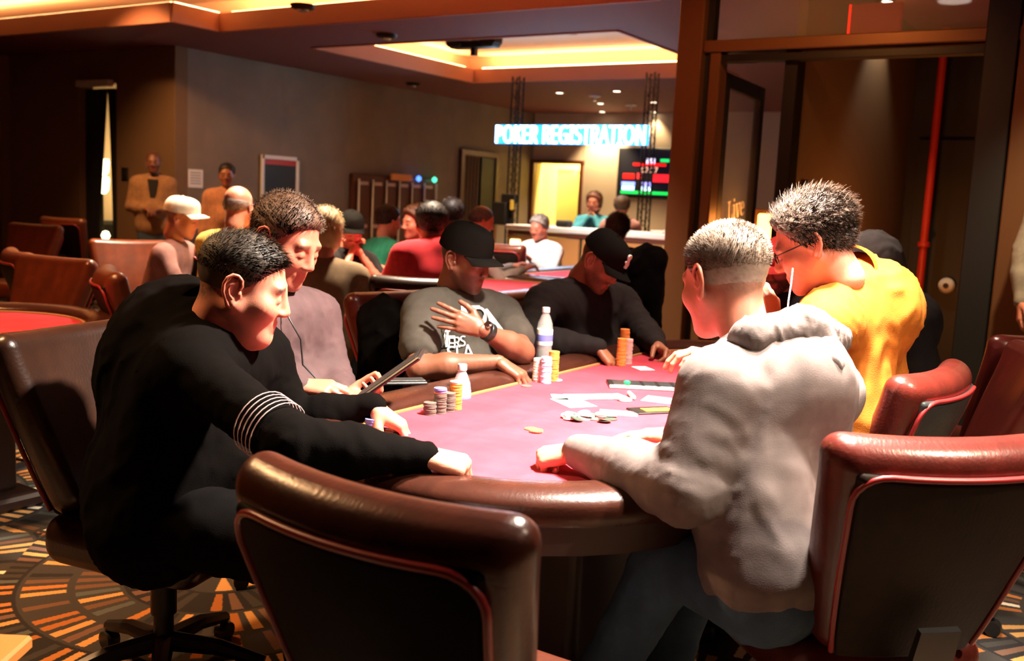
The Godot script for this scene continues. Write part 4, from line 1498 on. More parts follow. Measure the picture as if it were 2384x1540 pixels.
func hair_mesh(xf: Transform3D, h: Dictionary, near: bool, m: Material) -> ArrayMesh:
	# a mass of hair standing off the skull, and over it single locks that follow the comb
	var nu := 96 if near else 40
	var nv := 64 if near else 26
	var rough: float = h.get("tuft", 0.005)
	var fr: float = h.get("curl", 45.0)
	var down: float = h.get("down", 0.0)
	var col: Color = h.hair_color
	var c := Vector3(0, 0.034, -0.014)
	var base := Vector3(0.0780, 0.0850, 0.0990)
	var vs := PackedVector3Array()
	var cs := PackedColorArray()
	var ix := PackedInt32Array()
	for v in nv + 1:
		var th := PI * v / nv
		for u in nu:
			var ph := TAU * u / nu
			var d := Vector3(sin(th) * sin(ph), cos(th), sin(th) * cos(ph))
			var rad := 1.0 / (d / base).length()
			var p := c + d * rad
			var t := hair_depth(p, h)
			var nse := fold.get_noise_3dv(d * fr * 0.075) * 0.6 + wob.get_noise_3dv(d * fr * 0.19) * 0.5
			var r := rad + (t * (0.62 if near else 0.9) + rough * nse * 0.6 if t > 0.0 else t)
			var q := c + d * r
			if down > 0.0 and p.y < 0.02 and p.z < 0.05:
				var g := clampf((0.02 - p.y) / 0.10, 0.0, 1.0)
				q.x *= 1.0 + 0.22 * g
				q.y -= down * g
			vs.append(xf * q)
			var cc := col * clampf(1.0 + 0.5 * wob.get_noise_3dv(d * fr * 0.33), 0.4, 1.7)
			if h.has("tip_color"):
				cc = cc.lerp(h.tip_color, clampf(nse * 0.5 + 0.25, 0.0, 1.0))
			cc.a = 1.0
			cs.append(cc)
	for v in nv:
		for u in nu:
			var u2 := (u + 1) % nu
			ix.append_array([v * nu + u, (v + 1) * nu + u2, (v + 1) * nu + u, v * nu + u, v * nu + u2, (v + 1) * nu + u2])
	var nn := normals_of(vs, ix)
	for k in nn.size():
		nn[k] = -nn[k].normalized()
		if nn[k].dot(vs[k] - xf * c) < 0.0:
			nn[k] = -nn[k]
	if true:
		var r2 := RandomNumberGenerator.new()
		r2.seed = 21
		var comb: Vector3 = h.get("comb", Vector3(0, -0.25, -1))
		var curly: float = h.get("curly", 0.0)
		var wide: float = h.get("lock", 0.0011 if near else 0.003)
		for k in int(h.get("locks", 9000 if near else 2200)):
			var d := Vector3(r2.randfn(), r2.randfn(), r2.randfn()).normalized()
			if d.y < -0.75:
				continue
			var p := c + d / (d / base).length()
			var t := hair_depth(p, h)
			if t < 0.0015:
				continue
			var n := ((p - c) / (base * base)).normalized()
			var along := (comb - n * comb.dot(n))
			if p.y < 0.05:
				along = along.lerp(Vector3(0, -1, -0.35), 0.7)
			var g: Vector3 = (n * h.get("lift", 0.55) + along.normalized() * h.get("sleek", 0.6) + Vector3(r2.randfn(), r2.randfn(), r2.randfn()) * h.get("mess", 0.16)).normalized()
			var len := t * r2.randf_range(0.9, 1.5) + 0.003
			var side: Vector3 = g.cross(n).normalized() * wide
			var tw := Vector3(r2.randfn(), r2.randfn(), r2.randfn()).normalized() * curly
			var a := p + n * t * 0.30
			var sh := r2.randf_range(0.6, 1.5)
			var cc := col * sh
			if h.has("tip_color"):
				cc = cc.lerp(h.tip_color, r2.randf() * 0.9)
			cc.a = 1.0
			var b0 := vs.size()
			for s in 4:
				var f := s / 3.0
				var w: Vector3 = side * (1.0 - 0.85 * f)
				for e in [-1.0, 1.0]:
					vs.append(xf * (a + w * e))
					nn.append((xf.basis * (n + g * 0.3)).normalized())
					cs.append(cc)
				a += g * len / 3.0
				g = (g + along.normalized() * 0.3 * h.get("sleek", 0.6) + tw * (0.9 if s == 0 else -0.9)).normalized()
			for s in 3:
				var q := b0 + s * 2
				ix.append_array([q, q + 1, q + 2, q + 1, q + 3, q + 2])
	var out := []
	out.resize(Mesh.ARRAY_MAX)
	out[Mesh.ARRAY_VERTEX] = vs
	out[Mesh.ARRAY_NORMAL] = nn
	out[Mesh.ARRAY_COLOR] = cs
	out[Mesh.ARRAY_INDEX] = ix
	var am := ArrayMesh.new()
	am.add_surface_from_arrays(Mesh.PRIMITIVE_TRIANGLES, out)
	am.surface_set_material(0, m)
	return am

func ball_cap(parent: Node3D, xf: Transform3D, m: Material, brim_m: Material, big: float, called := "cap", seg := 28) -> Node3D:
	var g := G.new()
	var rings := []
	for k in 10:
		var t := k / 9.0
		var r := PackedVector3Array()
		var y := 0.038 + (0.088 * big) * sin(t * PI / 2)
		var w := pow(maxf(cos(t * PI / 2), 0.0), 0.62)
		for j in seg:
			var a := TAU * j / seg
			var fz := 0.112 + 0.008 * maxf(cos(a), 0.0) * big
			r.append(xf * Vector3(sin(a) * 0.091 * w, y + 0.004 * cos(a * 2.0) * (1 - t), -0.014 + cos(a) * fz * lerpf(w, minf(1.0, w * 1.25), 0.5 * maxf(cos(a), 0.0)))
			)
		rings.append(r)
	g.loft(rings)
	var o := obj(called, g, m, parent, 70.0)
	g = G.new()
	rings = []
	for k in 13:
		var a := lerpf(-1.05, 1.05, k / 12.0)
		var inn := Vector3(sin(a) * 0.088, 0.042 - 0.012 * sin(a) * sin(a), -0.014 + cos(a) * 0.112)
		var out := Vector3(sin(a) * 0.092, 0.034 - 0.030 * sin(a) * sin(a), -0.014 + cos(a) * 0.112 + 0.072 * pow(cos(a * 0.95), 0.6))
		var r := PackedVector3Array([xf * inn, xf * inn.lerp(out, 0.5) + xf.basis * Vector3(0, 0.004, 0), xf * out, xf * (out - Vector3(0, 0.004, 0)), xf * (inn.lerp(out, 0.5)), xf * (inn - Vector3(0, 0.004, 0))])
		rings.append(r)
	g.loft(rings)
	obj("brim", g, brim_m, o, 50.0)
	g = G.new()
	g.lathe([[0.009, 0.0], [0.008, 0.004], [0.002, 0.006]], 10, xf * Vector3(0, 0.038 + 0.088 * big - 0.001, -0.014), xf.basis)
	obj("button", g, m, o)
	return o

# ------------------------------------------------------------------ hands (fingers to +z, back of the hand up, thumb on +x)
var POSE := {
	"flat": [[[6, 8, 4], [5, 8, 4], [6, 8, 5], [8, 10, 6]], 5.0, 0],
	"relax": [[[20, 28, 16], [24, 30, 18], [28, 34, 20], [32, 36, 22]], 4.0, 0],
	"fist": [[[62, 92, 55], [66, 95, 58], [70, 95, 60], [74, 92, 60]], 1.0, 1],
	"reach": [[[26, 34, 22], [30, 38, 24], [34, 42, 26], [40, 46, 28]], 7.0, 2],
	"spread": [[[2, 4, 2], [0, 3, 2], [2, 5, 3], [5, 8, 4]], 13.0, 0],
	"lay": [[[4, 6, 4], [2, 5, 3], [4, 6, 4], [6, 9, 5]], 6.0, 0],
	"hold": [[[50, 40, 25], [52, 42, 26], [54, 44, 28], [58, 46, 30]], 3.0, 2],
	"cup": [[[40, 55, 35], [44, 58, 36], [50, 60, 38], [55, 62, 40]], 2.0, 2]}

func hand(g: G, wrist: Vector3, dir: Vector3, back: Vector3, right: bool, pose: String, tint: Color, cell := 0.0038, size := 1.0) -> void:
	var z := dir.normalized()
	var x := back.cross(z).normalized()
	var y := z.cross(x).normalized()
	var sx := 1.0 if right else -1.0
	var b := Basis(x, y, z)
	var spec: Array = POSE[pose]
	var pr := []
	var base := [Vector3(0.029, 0.000, 0.090), Vector3(0.010, 0.003, 0.094), Vector3(-0.009, 0.002, 0.089), Vector3(-0.027, -0.003, 0.080)]
	var lens := [[0.043, 0.026, 0.021], [0.048, 0.030, 0.022], [0.044, 0.028, 0.021], [0.034, 0.021, 0.019]]
	var rads := [0.0096, 0.0098, 0.0093, 0.0083]
	pr.append(cap_(Vector3(0, 0, -0.006), Vector3(0, 0, 0.02), 0.022, 0.021, 0.012))
	for f in 4:
		var root := Vector3(base[f].x * 0.62, 0.0, 0.012)
		pr.append(cap_(root, base[f], 0.0155, 0.0128, 0.010))
	pr.append(ell(Vector3(0.004, -0.008, 0.052), Vector3(0.034, 0.013, 0.040), 0.012))
	for f in 4:
		var p: Vector3 = base[f]
		var ang := 0.0
		var sp := deg_to_rad(spec[1] * [1.2, 0.25, -0.7, -1.7][f])
		for s in 3:
			ang += deg_to_rad(spec[0][f][s])
			var d := Vector3(sin(sp) * cos(ang), -sin(ang), cos(sp) * cos(ang))
			var q: Vector3 = p + d * lens[f][s]
			var r: float = rads[f]
			pr.append(cap_(p, q, r * [1.0, 0.93, 0.87][s], r * [0.95, 0.88, 0.76][s], 0.005 if s == 0 else 0.003))
			p = q
	var tp := Vector3(0.022, -0.006, 0.020)
	var dirs: Array = [[Vector3(0.72, -0.22, 0.66), Vector3(0.40, -0.18, 0.90), Vector3(0.25, -0.16, 0.95)], [Vector3(0.55, -0.45, 0.70), Vector3(-0.25, -0.62, 0.74), Vector3(-0.70, -0.45, 0.50)], [Vector3(0.55, -0.55, 0.62), Vector3(0.20, -0.60, 0.78), Vector3(0.05, -0.62, 0.78)]][spec[2]]
	var tl := [0.044, 0.034, 0.027]
	for s in 3:
		var q: Vector3 = tp + dirs[s].normalized() * tl[s]
		pr.append(cap_(tp, q, [0.0160, 0.0118, 0.0106][s], [0.0122, 0.0108, 0.0086][s], [0.010, 0.004, 0.003][s]))
		tp = q
	for p in pr:
		p[1] = p[1] * (Vector3(sx, 1, 1) if p[0] == 0 else Vector3(sx, 1, 1))
		if p[0] == 0:
			p[2] = p[2] * Vector3(sx, 1, 1)
	var m := net(pr, cell)
	var vs: PackedVector3Array = m[0]
	var cs := PackedColorArray()
	for k in vs.size():
		var n := wob.get_noise_3dv(vs[k] * 90.0)
		var c := tint * (1.0 + 0.12 * n)
		c.a = 1.0
		cs.append(c)
		vs[k] = wrist + b * (vs[k] * size)
	g.push(vs, m[1], true, cs)

func up_of(f: Vector3) -> Vector3:
	return (Vector3.UP - f * f.y).normalized()

# ------------------------------------------------------------------ a whole person
func person(d: Dictionary) -> Node3D:
	var J: Dictionary = d.j
	var P: Vector3 = J.P
	var N: Vector3 = J.N
	var base := Vector3(P.x, 0, P.z)
	var t := thing("person", d.label, "person", base, 0.0, d.get("group", "players and visitors"))
	var near: bool = d.get("near", false)
	var w: float = d.get("wide", 1.0)
	var b: float = d.get("bulk", 1.0)
	var SL: Vector3 = J.SL
	var SR: Vector3 = J.SR
	var L := (SL - SR).normalized()
	var up := (N - P).normalized()
	var F := L.cross(up).normalized()
	var C := P.lerp(N, 0.66)
	# legs
	var legs := []
	for s in [1.0, -1.0]:
		var hip: Vector3 = P + L * s * 0.085 * w
		var fh := Vector3(F.x, 0, F.z).normalized()
		var knee: Vector3
		var ank: Vector3
		if d.get("stand", false):
			knee = Vector3(hip.x, P.y * 0.52, hip.z) + fh * 0.02
			ank = Vector3(hip.x, 0.09, hip.z)
		else:
			knee = hip + fh * 0.42 + L * s * 0.05 - Vector3(0, 0.03, 0)
			ank = Vector3(knee.x, 0.09, knee.z) + fh * 0.05
		var kk := "KL" if s > 0 else "KR"
		if J.has(kk):
			knee = J[kk]
		var ak := "AL" if s > 0 else "AR"
		if J.has(ak):
			ank = J[ak]
		legs.append([hip, knee, ank, fh])
	var mv := func(q: Vector3) -> Vector3: return q - base
	# skin: one mesh of trunk, limbs, head and hands
	var G0 := G.new()
	var short: bool = d.get("short", false)
	var skin: Color = d.head.skin
	var pr := []
	pr.append(cap_(N, C, 0.050, 0.080, 0.04))
	pr.append(cap_(C, P, 0.085, 0.085, 0.04))
	for s in [["SL", "EL", "WL"], ["SR", "ER", "WR"]]:
		if not J.has(s[1]):
			continue
		var rs := 1.0 if short else 0.5
		pr.append(cap_(C.lerp(N, 0.5), J[s[0]], 0.05, 0.036, 0.02))
		pr.append(cap_(J[s[0]], J[s[1]], 0.050 * rs * b, 0.040 * rs * b, 0.02))
		pr.append(cap_(J[s[1]], J[s[1]].lerp(J[s[2]], 0.35), 0.040 * rs * b, 0.043 * rs * b, 0.02))
		pr.append(cap_(J[s[1]].lerp(J[s[2]], 0.35), J[s[2]], 0.043 * rs * b, 0.026 if short else 0.022, 0.02))
	for l in legs:
		pr.append(cap_(l[0], l[1], 0.06, 0.045, 0.03))
		pr.append(cap_(l[1], l[2], 0.045, 0.032, 0.02))
	var m := net(pr, (0.011 if short and near else 0.028))
	G0.tint = skin
	G0.push(PackedVector3Array(Array(m[0]).map(mv)), m[1])
	var hd: Dictionary = d.head
	var f: Vector3 = (hd.face as Vector3).normalized()
	var hu: Vector3 = (hd.get("up", Vector3.UP) as Vector3)
	hu = (hu - f * hu.dot(f)).normalized()
	var sc: float = hd.get("size", 1.0)
	var xf := Transform3D(Basis(hu.cross(f), hu, f) * sc, hd.at - base)
	m = head_mesh(hd.get("kind", "plain"), 0.0046 if near else 0.010)
	var vs: PackedVector3Array = m[0].duplicate()
	var cs := PackedColorArray()
	cs.resize(vs.size())
	for k in vs.size():
		cs[k] = head_tint(vs[k], hd)
		vs[k] = xf * vs[k]
	G0.push(vs, m[1], true, cs)
	if near:
		# rims of the ears
		var ear := G.new()
		ear.tint = Color(skin.r * 0.98, skin.g * 0.82, skin.b * 0.80)
		for s in [-1.0, 1.0]:
			var rim := []
			var rad := []
			for q in [[0.002, 0.006, 0.079], [0.014, 0.010, 0.080], [0.026, 0.007, 0.082], [0.0335, -0.003, 0.085], [0.0335, -0.014, 0.089], [0.024, -0.0235, 0.093], [0.009, -0.027, 0.094], [-0.008, -0.024, 0.091], [-0.022, -0.016, 0.086], [-0.034, -0.008, 0.083], [-0.038, 0.000, 0.080]]:
				rim.append(xf * Vector3(s * q[2], q[0], q[1] - 0.002))
				rad.append(0.0042 * sc)
			rad[9] = 0.0062 * sc
			rad[10] = 0.0052 * sc
			ear.tube(rim, rad, 8)
			var inner := []
			for q in [[0.020, -0.003, 0.083], [0.012, -0.013, 0.088], [0.0, -0.016, 0.089], [-0.012, -0.011, 0.086], [-0.020, -0.001, 0.083]]:
				inner.append(xf * Vector3(s * q[2], q[0], q[1] - 0.002))
			ear.tube(inner, 0.0036 * sc, 7)
		G0.push(ear.v, ear.i, false, ear.c)
	# neck joins head and trunk
	var nb: Vector3 = xf * Vector3(0, -0.09, -0.035)
	m = net([cap_(nb, mv.call(N), 0.054 * sc, 0.054, 0.02), cap_(mv.call(N), mv.call(N.lerp(C, 0.3)), 0.054, 0.05, 0.02)], 0.010 if near else 0.02)
	G0.push(m[0], m[1])
	for s in [["WL", "HL", false, "EL"], ["WR", "HR", true, "ER"]]:
		if d.has(s[1]):
			var hs: Array = d[s[1]]   # [pose, finger direction, back of hand]
			hand(G0, J[s[0]] - base, hs[1], hs[2], s[2], hs[0], skin, 0.0036 if near else 0.0065, hs[3] if hs.size() > 3 else 1.0)
	var sm := skin_mat()
	obj("body", G0, sm, t, 180.0)
	# clothing
	pr = []
	var arm: float = d.get("arm", 1.0)
	for s in [1.0, -1.0]:
		pr.append(cap_(C + L * s * 0.075 * w, P + L * s * 0.070 * w - up * d.get("hem", 0.03), 0.112 * b, 0.122 * b, 0.05))
	pr.append(cap_(C.lerp(SL, 0.72) + up * 0.02, C.lerp(SR, 0.72) + up * 0.02, 0.088 * b, 0.088 * b, 0.05))
	pr.append(cap_(N - up * 0.02, SL, 0.062 * b, 0.060 * b, 0.04))
	pr.append(cap_(N - up * 0.02, SR, 0.062 * b, 0.060 * b, 0.04))
	pr.append(ell(P.lerp(N, 0.30) + F * 0.05, Vector3.ONE * (0.125 * b * d.get("belly", 1.0)), 0.05))
	if d.has("hump"):
		pr.append(ell(C.lerp(N, 0.55) - F * 0.05 * b, Vector3.ONE * 0.11 * b * d.hump, 0.06))
	for s in [["SL", "EL", "WL"], ["SR", "ER", "WR"]]:
		if not J.has(s[1]):
			continue
		if short:
			var mid: Vector3 = (J[s[0]] as Vector3).lerp(J[s[1]], 0.62)
			pr.append(cap_(J[s[0]], mid, 0.070 * b, 0.072 * b, 0.03))
		else:
			pr.append(cap_(J[s[0]], J[s[1]], 0.066 * b * arm, 0.056 * b * arm, 0.035))
			var fe: Vector3 = (J[s[1]] as Vector3).lerp(J[s[2]], 0.45)
			pr.append(cap_(J[s[1]], fe, 0.057 * b * arm, 0.053 * b * arm, 0.025))
			pr.append(cap_(fe, J[s[2]], 0.053 * b * arm, 0.038 * arm, 0.02))
			var cf: Vector3 = ((J[s[2]] as Vector3) - J[s[1]]).normalized()
			pr.append(cap_(J[s[2]] - cf * 0.05, J[s[2]] + cf * 0.004, 0.036, 0.036, 0.004))
	for e in d.get("extra", []):
		pr.append(e)
	var cell: float = d.get("cell", 0.012 if near else 0.026)
	m = net(pr, cell)
	vs = smooth(m[0], m[1], 1)
	if near:
		var limbs := []
		for q in [["SL", "EL", "WL"], ["SR", "ER", "WR"]]:
			if J.has(q[1]):
				limbs.append([J[q[0]], J[q[1]], J[q[1]]])
				limbs.append([J[q[1]], J[q[2]], J[q[1]]])
		vs = smooth(wrinkle(vs, m[1], d.get("folds", 0.008), d.get("fold_freq", 9.0), limbs, up), m[1], d.get("soften", 1))
	var gt := G.new()
	gt.push(PackedVector3Array(Array(vs).map(mv)), m[1])
	var top := obj(d.get("top_name", "shirt"), gt, d.top, t, 180.0)
	if d.has("collar"):
		collar(top, (mv.call(N) as Vector3).lerp(nb, 0.12), (nb - (mv.call(N) as Vector3)).normalized(), F, L, d.collar, d.get("collar_m", d.top), b)
	# trousers and shoes
	pr = [cap_(P + L * 0.06 * w, P - L * 0.06 * w, 0.108, 0.108, 0.04)]
	for l in legs:
		pr.append(cap_(l[0], l[1], 0.090 * b, 0.070 * b, 0.04))
		pr.append(cap_(l[1], l[2], 0.072 * b, 0.055, 0.03))
	m = net(pr, 0.018 if near else 0.032)
	vs = m[0]
	if near:
		vs = wrinkle(smooth(vs, m[1], 1), m[1], 0.008, 6.0)
	gt = G.new()
	gt.push(PackedVector3Array(Array(vs).map(mv)), m[1])
	obj("trousers", gt, d.get("trousers", M.dark_denim), t, 180.0)
	for l in legs:
		var a: Vector3 = mv.call(l[2])
		var fh: Vector3 = l[3]
		m = net([cap_(a + Vector3(0, -0.03, 0) - fh * 0.02, a + fh * 0.17 + Vector3(0, -0.058, 0), 0.048, 0.034, 0.02), cap_(a - fh * 0.03 + Vector3(0, -0.062, 0), a + fh * 0.18 + Vector3(0, -0.064, 0), 0.026, 0.026, 0.01)], 0.02 if not near else 0.014)
		gt = G.new()
		gt.push(m[0], m[1])
		obj("shoe", gt, d.get("shoes", M.black), t, 180.0)
	# hair and headgear
	if hd.has("top") or hd.has("side"):
		var ho := MeshInstance3D.new()
		ho.name = "hair"
		ho.mesh = hair_mesh(xf, hd, near, M.hair_coarse)
		t.add_child(ho, true)
	if hd.has("cap"):
		var cx := xf * Transform3D(Basis(Vector3.RIGHT, hd.get("cap_tilt", -0.12)), Vector3.ZERO)
		ball_cap(t, cx, hd.cap, hd.get("brim", hd.cap), hd.get("cap_big", 1.0))
	t.set_meta("xf", xf)
	return t

func collar(parent: Node, n: Vector3, up: Vector3, F: Vector3, L: Vector3, tall: float, m: Material, b: float) -> void:
	var rings := []
	F = (F - up * F.dot(up)).normalized()
	L = up.cross(F)
	for k in 33:
		var a := TAU * k / 32.0
		var dirv := F * cos(a) * 0.072 * b + L * sin(a) * 0.070 * b
		var lowv := n + dirv * 1.12 - up * 0.02 - up * 0.035 * maxf(cos(a), 0.0)
		var high := n + dirv * 0.95 + up * tall * (1.0 - 0.5 * maxf(cos(a), 0.0)) - F * 0.012
		var out := dirv.normalized() * 0.007
		rings.append(PackedVector3Array([lowv + out, high + out, high, lowv]))
	var g := G.new()
	g.loft(rings, false)
	obj("collar", g, m, parent, 60.0)

func skin_mat() -> StandardMaterial3D:
	if not M.has("skin"):
		var m := mk("skin", Color.WHITE, 0.48, {"vertex_color_use_as_albedo": true, "subsurf_scatter_enabled": true, "subsurf_scatter_strength": 0.12})
		m.uv1_triplanar = true
		m.uv1_scale = Vector3.ONE * 14.0
		m.heightmap_enabled = true
		m.heightmap_texture = TX.weave
		m.heightmap_scale = 0.03
		mk("hair_coarse", Color.WHITE, 0.6, {"vertex_color_use_as_albedo": true})
	return M.skin

# ------------------------------------------------------------------ who is in the room
func aim(a: float, c: float, u: float) -> Vector3:
	# a: along the aisle to the right, c: into the room, u: up
	return (Vector3(0.842, 0, -0.539) * a + Vector3(-0.539, 0, -0.842) * c + Vector3.UP * u).normalized()

var PALE := Color(0.52, 0.195, 0.125)
var RUDDY := Color(0.46, 0.145, 0.09)
var BROWN := Color(0.17, 0.062, 0.034)
var TAN := Color(0.30, 0.115, 0.06)

func fabrics() -> void:
	cloth("black_jacket", lin(0.0035, 0.0028, 0.0026)).metallic_specular = 0.1
	cloth("purple_shirt", lin(0.085, 0.050, 0.052), 0.75)
	cloth("grey_tee", lin(0.060, 0.053, 0.044))
	cloth("black_sweat", lin(0.018, 0.0145, 0.0145))
	cloth("grey_hoodie", lin(0.20, 0.165, 0.158), 0.95, 0.03)
	cloth("orange_coat", lin(0.42, 0.125, 0.014), 0.8)
	cloth("dark_hood", lin(0.085, 0.083, 0.08))
	cloth("dark_denim", lin(0.06, 0.105, 0.165), 0.85)
	cloth("black_trousers", lin(0.004, 0.0035, 0.0035)).metallic_specular = 0.1
	cloth("black_cap", lin(0.008, 0.007, 0.006), 0.85).metallic_specular = 0.12
	cloth("red_cap", lin(0.48, 0.035, 0.03), 0.8)
	cloth("white_cap", lin(0.82, 0.76, 0.68), 0.8)
	cloth("mauve_hoodie", lin(0.26, 0.13, 0.12))
	cloth("yellow_shirt", lin(0.80, 0.60, 0.16))
	cloth("olive_top", lin(0.26, 0.18, 0.11))
	cloth("green_shirt", lin(0.03, 0.22, 0.13))
	cloth("red_shirt", lin(0.75, 0.045, 0.06))
	cloth("pale_grey", lin(0.42, 0.38, 0.36))
	cloth("white_shirt", lin(0.80, 0.78, 0.77))
	cloth("blue_top", lin(0.12, 0.55, 0.72))
	cloth("pink_shirt", lin(0.72, 0.40, 0.38))
	cloth("tan_blazer", lin(0.36, 0.20, 0.10))
	cloth("peach_shirt", lin(0.62, 0.30, 0.17))
	cloth("grey_suit", lin(0.42, 0.37, 0.30))

func people() -> void:
	fabrics()
	players()
	others()

func players() -> void:
	var t := person({"label": "young man in a black jacket with striped sleeve leaning over the table", "near": true, "top_name": "jacket", "top": M.black_jacket, "bulk": 1.22, "wide": 1.15, "hump": 1.12, "arm": 0.90, "folds": 0.010, "trousers": M.black_trousers,
		"j": {"P": Vector3(-2.007, 0.599, -1.582), "N": Vector3(-2.008, 1.052, -1.701), "SL": Vector3(-2.036, 0.946, -1.905), "SR": Vector3(-1.876, 0.975, -1.533), "ER": Vector3(-1.492, 0.861, -1.498), "WR": Vector3(-1.316, 0.832, -1.714), "EL": Vector3(-1.946, 0.767, -1.935), "WL": Vector3(-1.751, 0.828, -2.046)},
		"HR": ["fist", aim(1, 0.12, -0.22), aim(0.1, -0.2, 1), 1.05], "HL": ["reach", aim(0.85, -0.05, -0.50), aim(0.45, 0.0, 0.9), 1.05],
		"extra": [ell(Vector3(-2.128, 1.099, -1.703), Vector3(0.10, 0.07, 0.10), 0.06), ell(Vector3(-2.118, 0.908, -1.632), Vector3(0.15, 0.20, 0.16), 0.08), ell(Vector3(-2.072, 0.655, -1.574), Vector3(0.15, 0.17, 0.17), 0.08)],
		"collar": 0.05,
		"head": {"at": Vector3(-1.879, 1.163, -1.693), "face": aim(1, 0.10, -0.30), "up": aim(0.25, 0, 1), "size": 1.08, "kind": "full", "skin": PALE, "hair_color": Color(0.035, 0.022, 0.013), "crop": 0.88, "top": 0.015, "side": 0.0, "fade_lo": 0.015, "fade_hi": 0.085, "tuft": 0.002, "quiff": 0.008, "comb": Vector3(0.2, 0.1, 1), "lift": 0.5}})
	sleeve_stripes(t)
	t = person({"label": "older man in a purple grey shirt looking down at a tablet", "near": true, "top": M.purple_shirt, "bulk": 1.08, "wide": 1.05, "belly": 1.2, "folds": 0.009, "collar": 0.045,
		"j": {"P": Vector3(-2.265, 0.587, -2.158), "N": Vector3(-2.291, 1.073, -2.194), "SR": Vector3(-2.199, 1.004, -2.002), "SL": Vector3(-2.272, 1.002, -2.362), "ER": Vector3(-2.126, 0.832, -1.974), "WR": Vector3(-1.974, 0.860, -1.980), "EL": Vector3(-2.172, 0.789, -2.345), "WL": Vector3(-2.006, 0.794, -2.189)},
		"HR": ["relax", aim(1, 0.05, -0.02), aim(0.1, -0.25, 1)], "HL": ["hold", aim(0.9, -0.1, -0.05), aim(0.1, 0.2, -1)],
		"head": {"at": Vector3(-2.224, 1.250, -2.168), "face": aim(0.86, -0.42, -0.42), "up": aim(0.1, 0, 1), "size": 1.10, "skin": RUDDY, "hair_color": Color(0.075, 0.032, 0.014), "top": 0.018, "side": 0.007, "tuft": 0.002, "quiff": 0.004, "crop": 0.6, "beard": 0.12, "comb": Vector3(-0.8, 0.1, 0.5), "lift": 0.25, "tip_color": Color(0.16, 0.10, 0.07)}})
	cord(t)
	t = person({"label": "man in a black cap and grey printed T-shirt, hand laid on his chest", "near": true, "short": true, "top": M.grey_tee, "top_name": "t_shirt", "bulk": 1.10, "wide": 1.12, "folds": 0.008,
		"j": {"P": Vector3(-2.226, 0.573, -3.139), "N": Vector3(-2.269, 1.022, -3.158), "SR": Vector3(-2.291, 0.970, -2.944), "SL": Vector3(-2.186, 0.941, -3.342), "ER": Vector3(-2.180, 0.788, -2.795), "WR": Vector3(-1.928, 0.828, -2.938), "EL": Vector3(-1.945, 0.843, -3.121), "WL": Vector3(-1.993, 0.940, -2.914)},
		"HR": ["reach", aim(0.85, -0.2, -0.42), aim(0.4, -0.1, 0.9), 1.05], "HL": ["lay", aim(-1, -0.02, 0.30), aim(0.05, -0.95, 0.25), 1.0],
		"head": {"at": Vector3(-2.211, 1.170, -3.099), "face": aim(0.78, -0.5, -0.22), "size": 0.98, "skin": BROWN, "hair_color": Color(0.012, 0.009, 0.008), "crop": 0.8, "beard": 0.5, "cap": M.black_cap, "cap_big": 1.25, "cap_tilt": 0.02}})
	shirt_print(t)
	watch(t, Vector3(-1.985, 0.941, -2.920), Vector3(-1.945, 0.843, -3.121))
	t = person({"label": "man in a black cap with white emblem and black sweatshirt at far end", "near": true, "top": M.black_sweat, "top_name": "sweatshirt", "bulk": 1.15, "wide": 1.1, "folds": 0.010,
		"j": {"P": Vector3(-2.144, 0.612, -3.951), "N": Vector3(-2.174, 1.023, -3.937), "SR": Vector3(-2.200, 0.966, -3.672), "SL": Vector3(-2.069, 0.953, -4.185), "ER": Vector3(-2.146, 0.830, -3.493), "WR": Vector3(-1.861, 0.829, -3.568), "EL": Vector3(-1.906, 0.836, -4.103), "WL": Vector3(-1.756, 0.809, -3.931)},
		"HR": ["reach", aim(0.62, -0.25, -0.62), aim(0.5, -0.2, 0.85)], "HL": ["cup", aim(0.35, -0.75, -0.25), aim(0.55, 0.3, 0.6)],
		"head": {"at": Vector3(-2.054, 1.150, -3.914), "face": aim(0.62, -0.52, -0.52), "up": aim(0.2, 0, 1), "size": 1.0, "skin": TAN, "hair_color": Color(0.015, 0.01, 0.008), "crop": 0.8, "beard": 0.6, "cap": M.black_cap, "cap_big": 1.2, "cap_tilt": 0.06}})
	cap_badge(t)
	t = person({"label": "man with cropped hair in a grey hooded sweatshirt, back to us at right", "near": true, "top": M.grey_hoodie, "top_name": "hooded_sweatshirt", "bulk": 1.15, "wide": 1.2, "hump": 1.2, "arm": 1.14, "cell": 0.0105, "folds": 0.0085, "fold_freq": 5.5, "soften": 2, "hem": -0.05,
		"j": {"P": Vector3(-0.595, 0.582, -2.123), "N": Vector3(-0.733, 1.087, -2.210), "SL": Vector3(-0.751, 1.028, -2.010), "SR": Vector3(-0.624, 0.982, -2.407), "EL": Vector3(-0.778, 0.819, -1.924), "WL": Vector3(-1.108, 0.814, -2.059), "ER": Vector3(-0.848, 0.741, -2.633), "WR": Vector3(-1.001, 0.812, -2.427), "KL": Vector3(-0.883, 0.580, -2.130), "KR": Vector3(-0.902, 0.561, -2.427)},
		"HL": ["fist", aim(-0.9, 0.30, -0.25), aim(-0.1, -0.2, 1), 1.05], "HR": ["flat", aim(-1, -0.02, -0.06), aim(-0.05, 0, 1)],
		"head": {"at": Vector3(-0.833, 1.244, -2.219), "face": aim(-0.52, 0.85, -0.28), "size": 1.06, "skin": PALE, "hair_color": Color(0.16, 0.10, 0.065), "crop": 0.75, "top": 0.009, "side": 0.0005, "fade_lo": 0.0, "fade_hi": 0.08, "tuft": 0.001, "lift": 1.0, "sleek": 0.12, "locks": 16000, "lock": 0.0007, "tip_color": Color(0.42, 0.33, 0.26)}})
	hood_down(t)
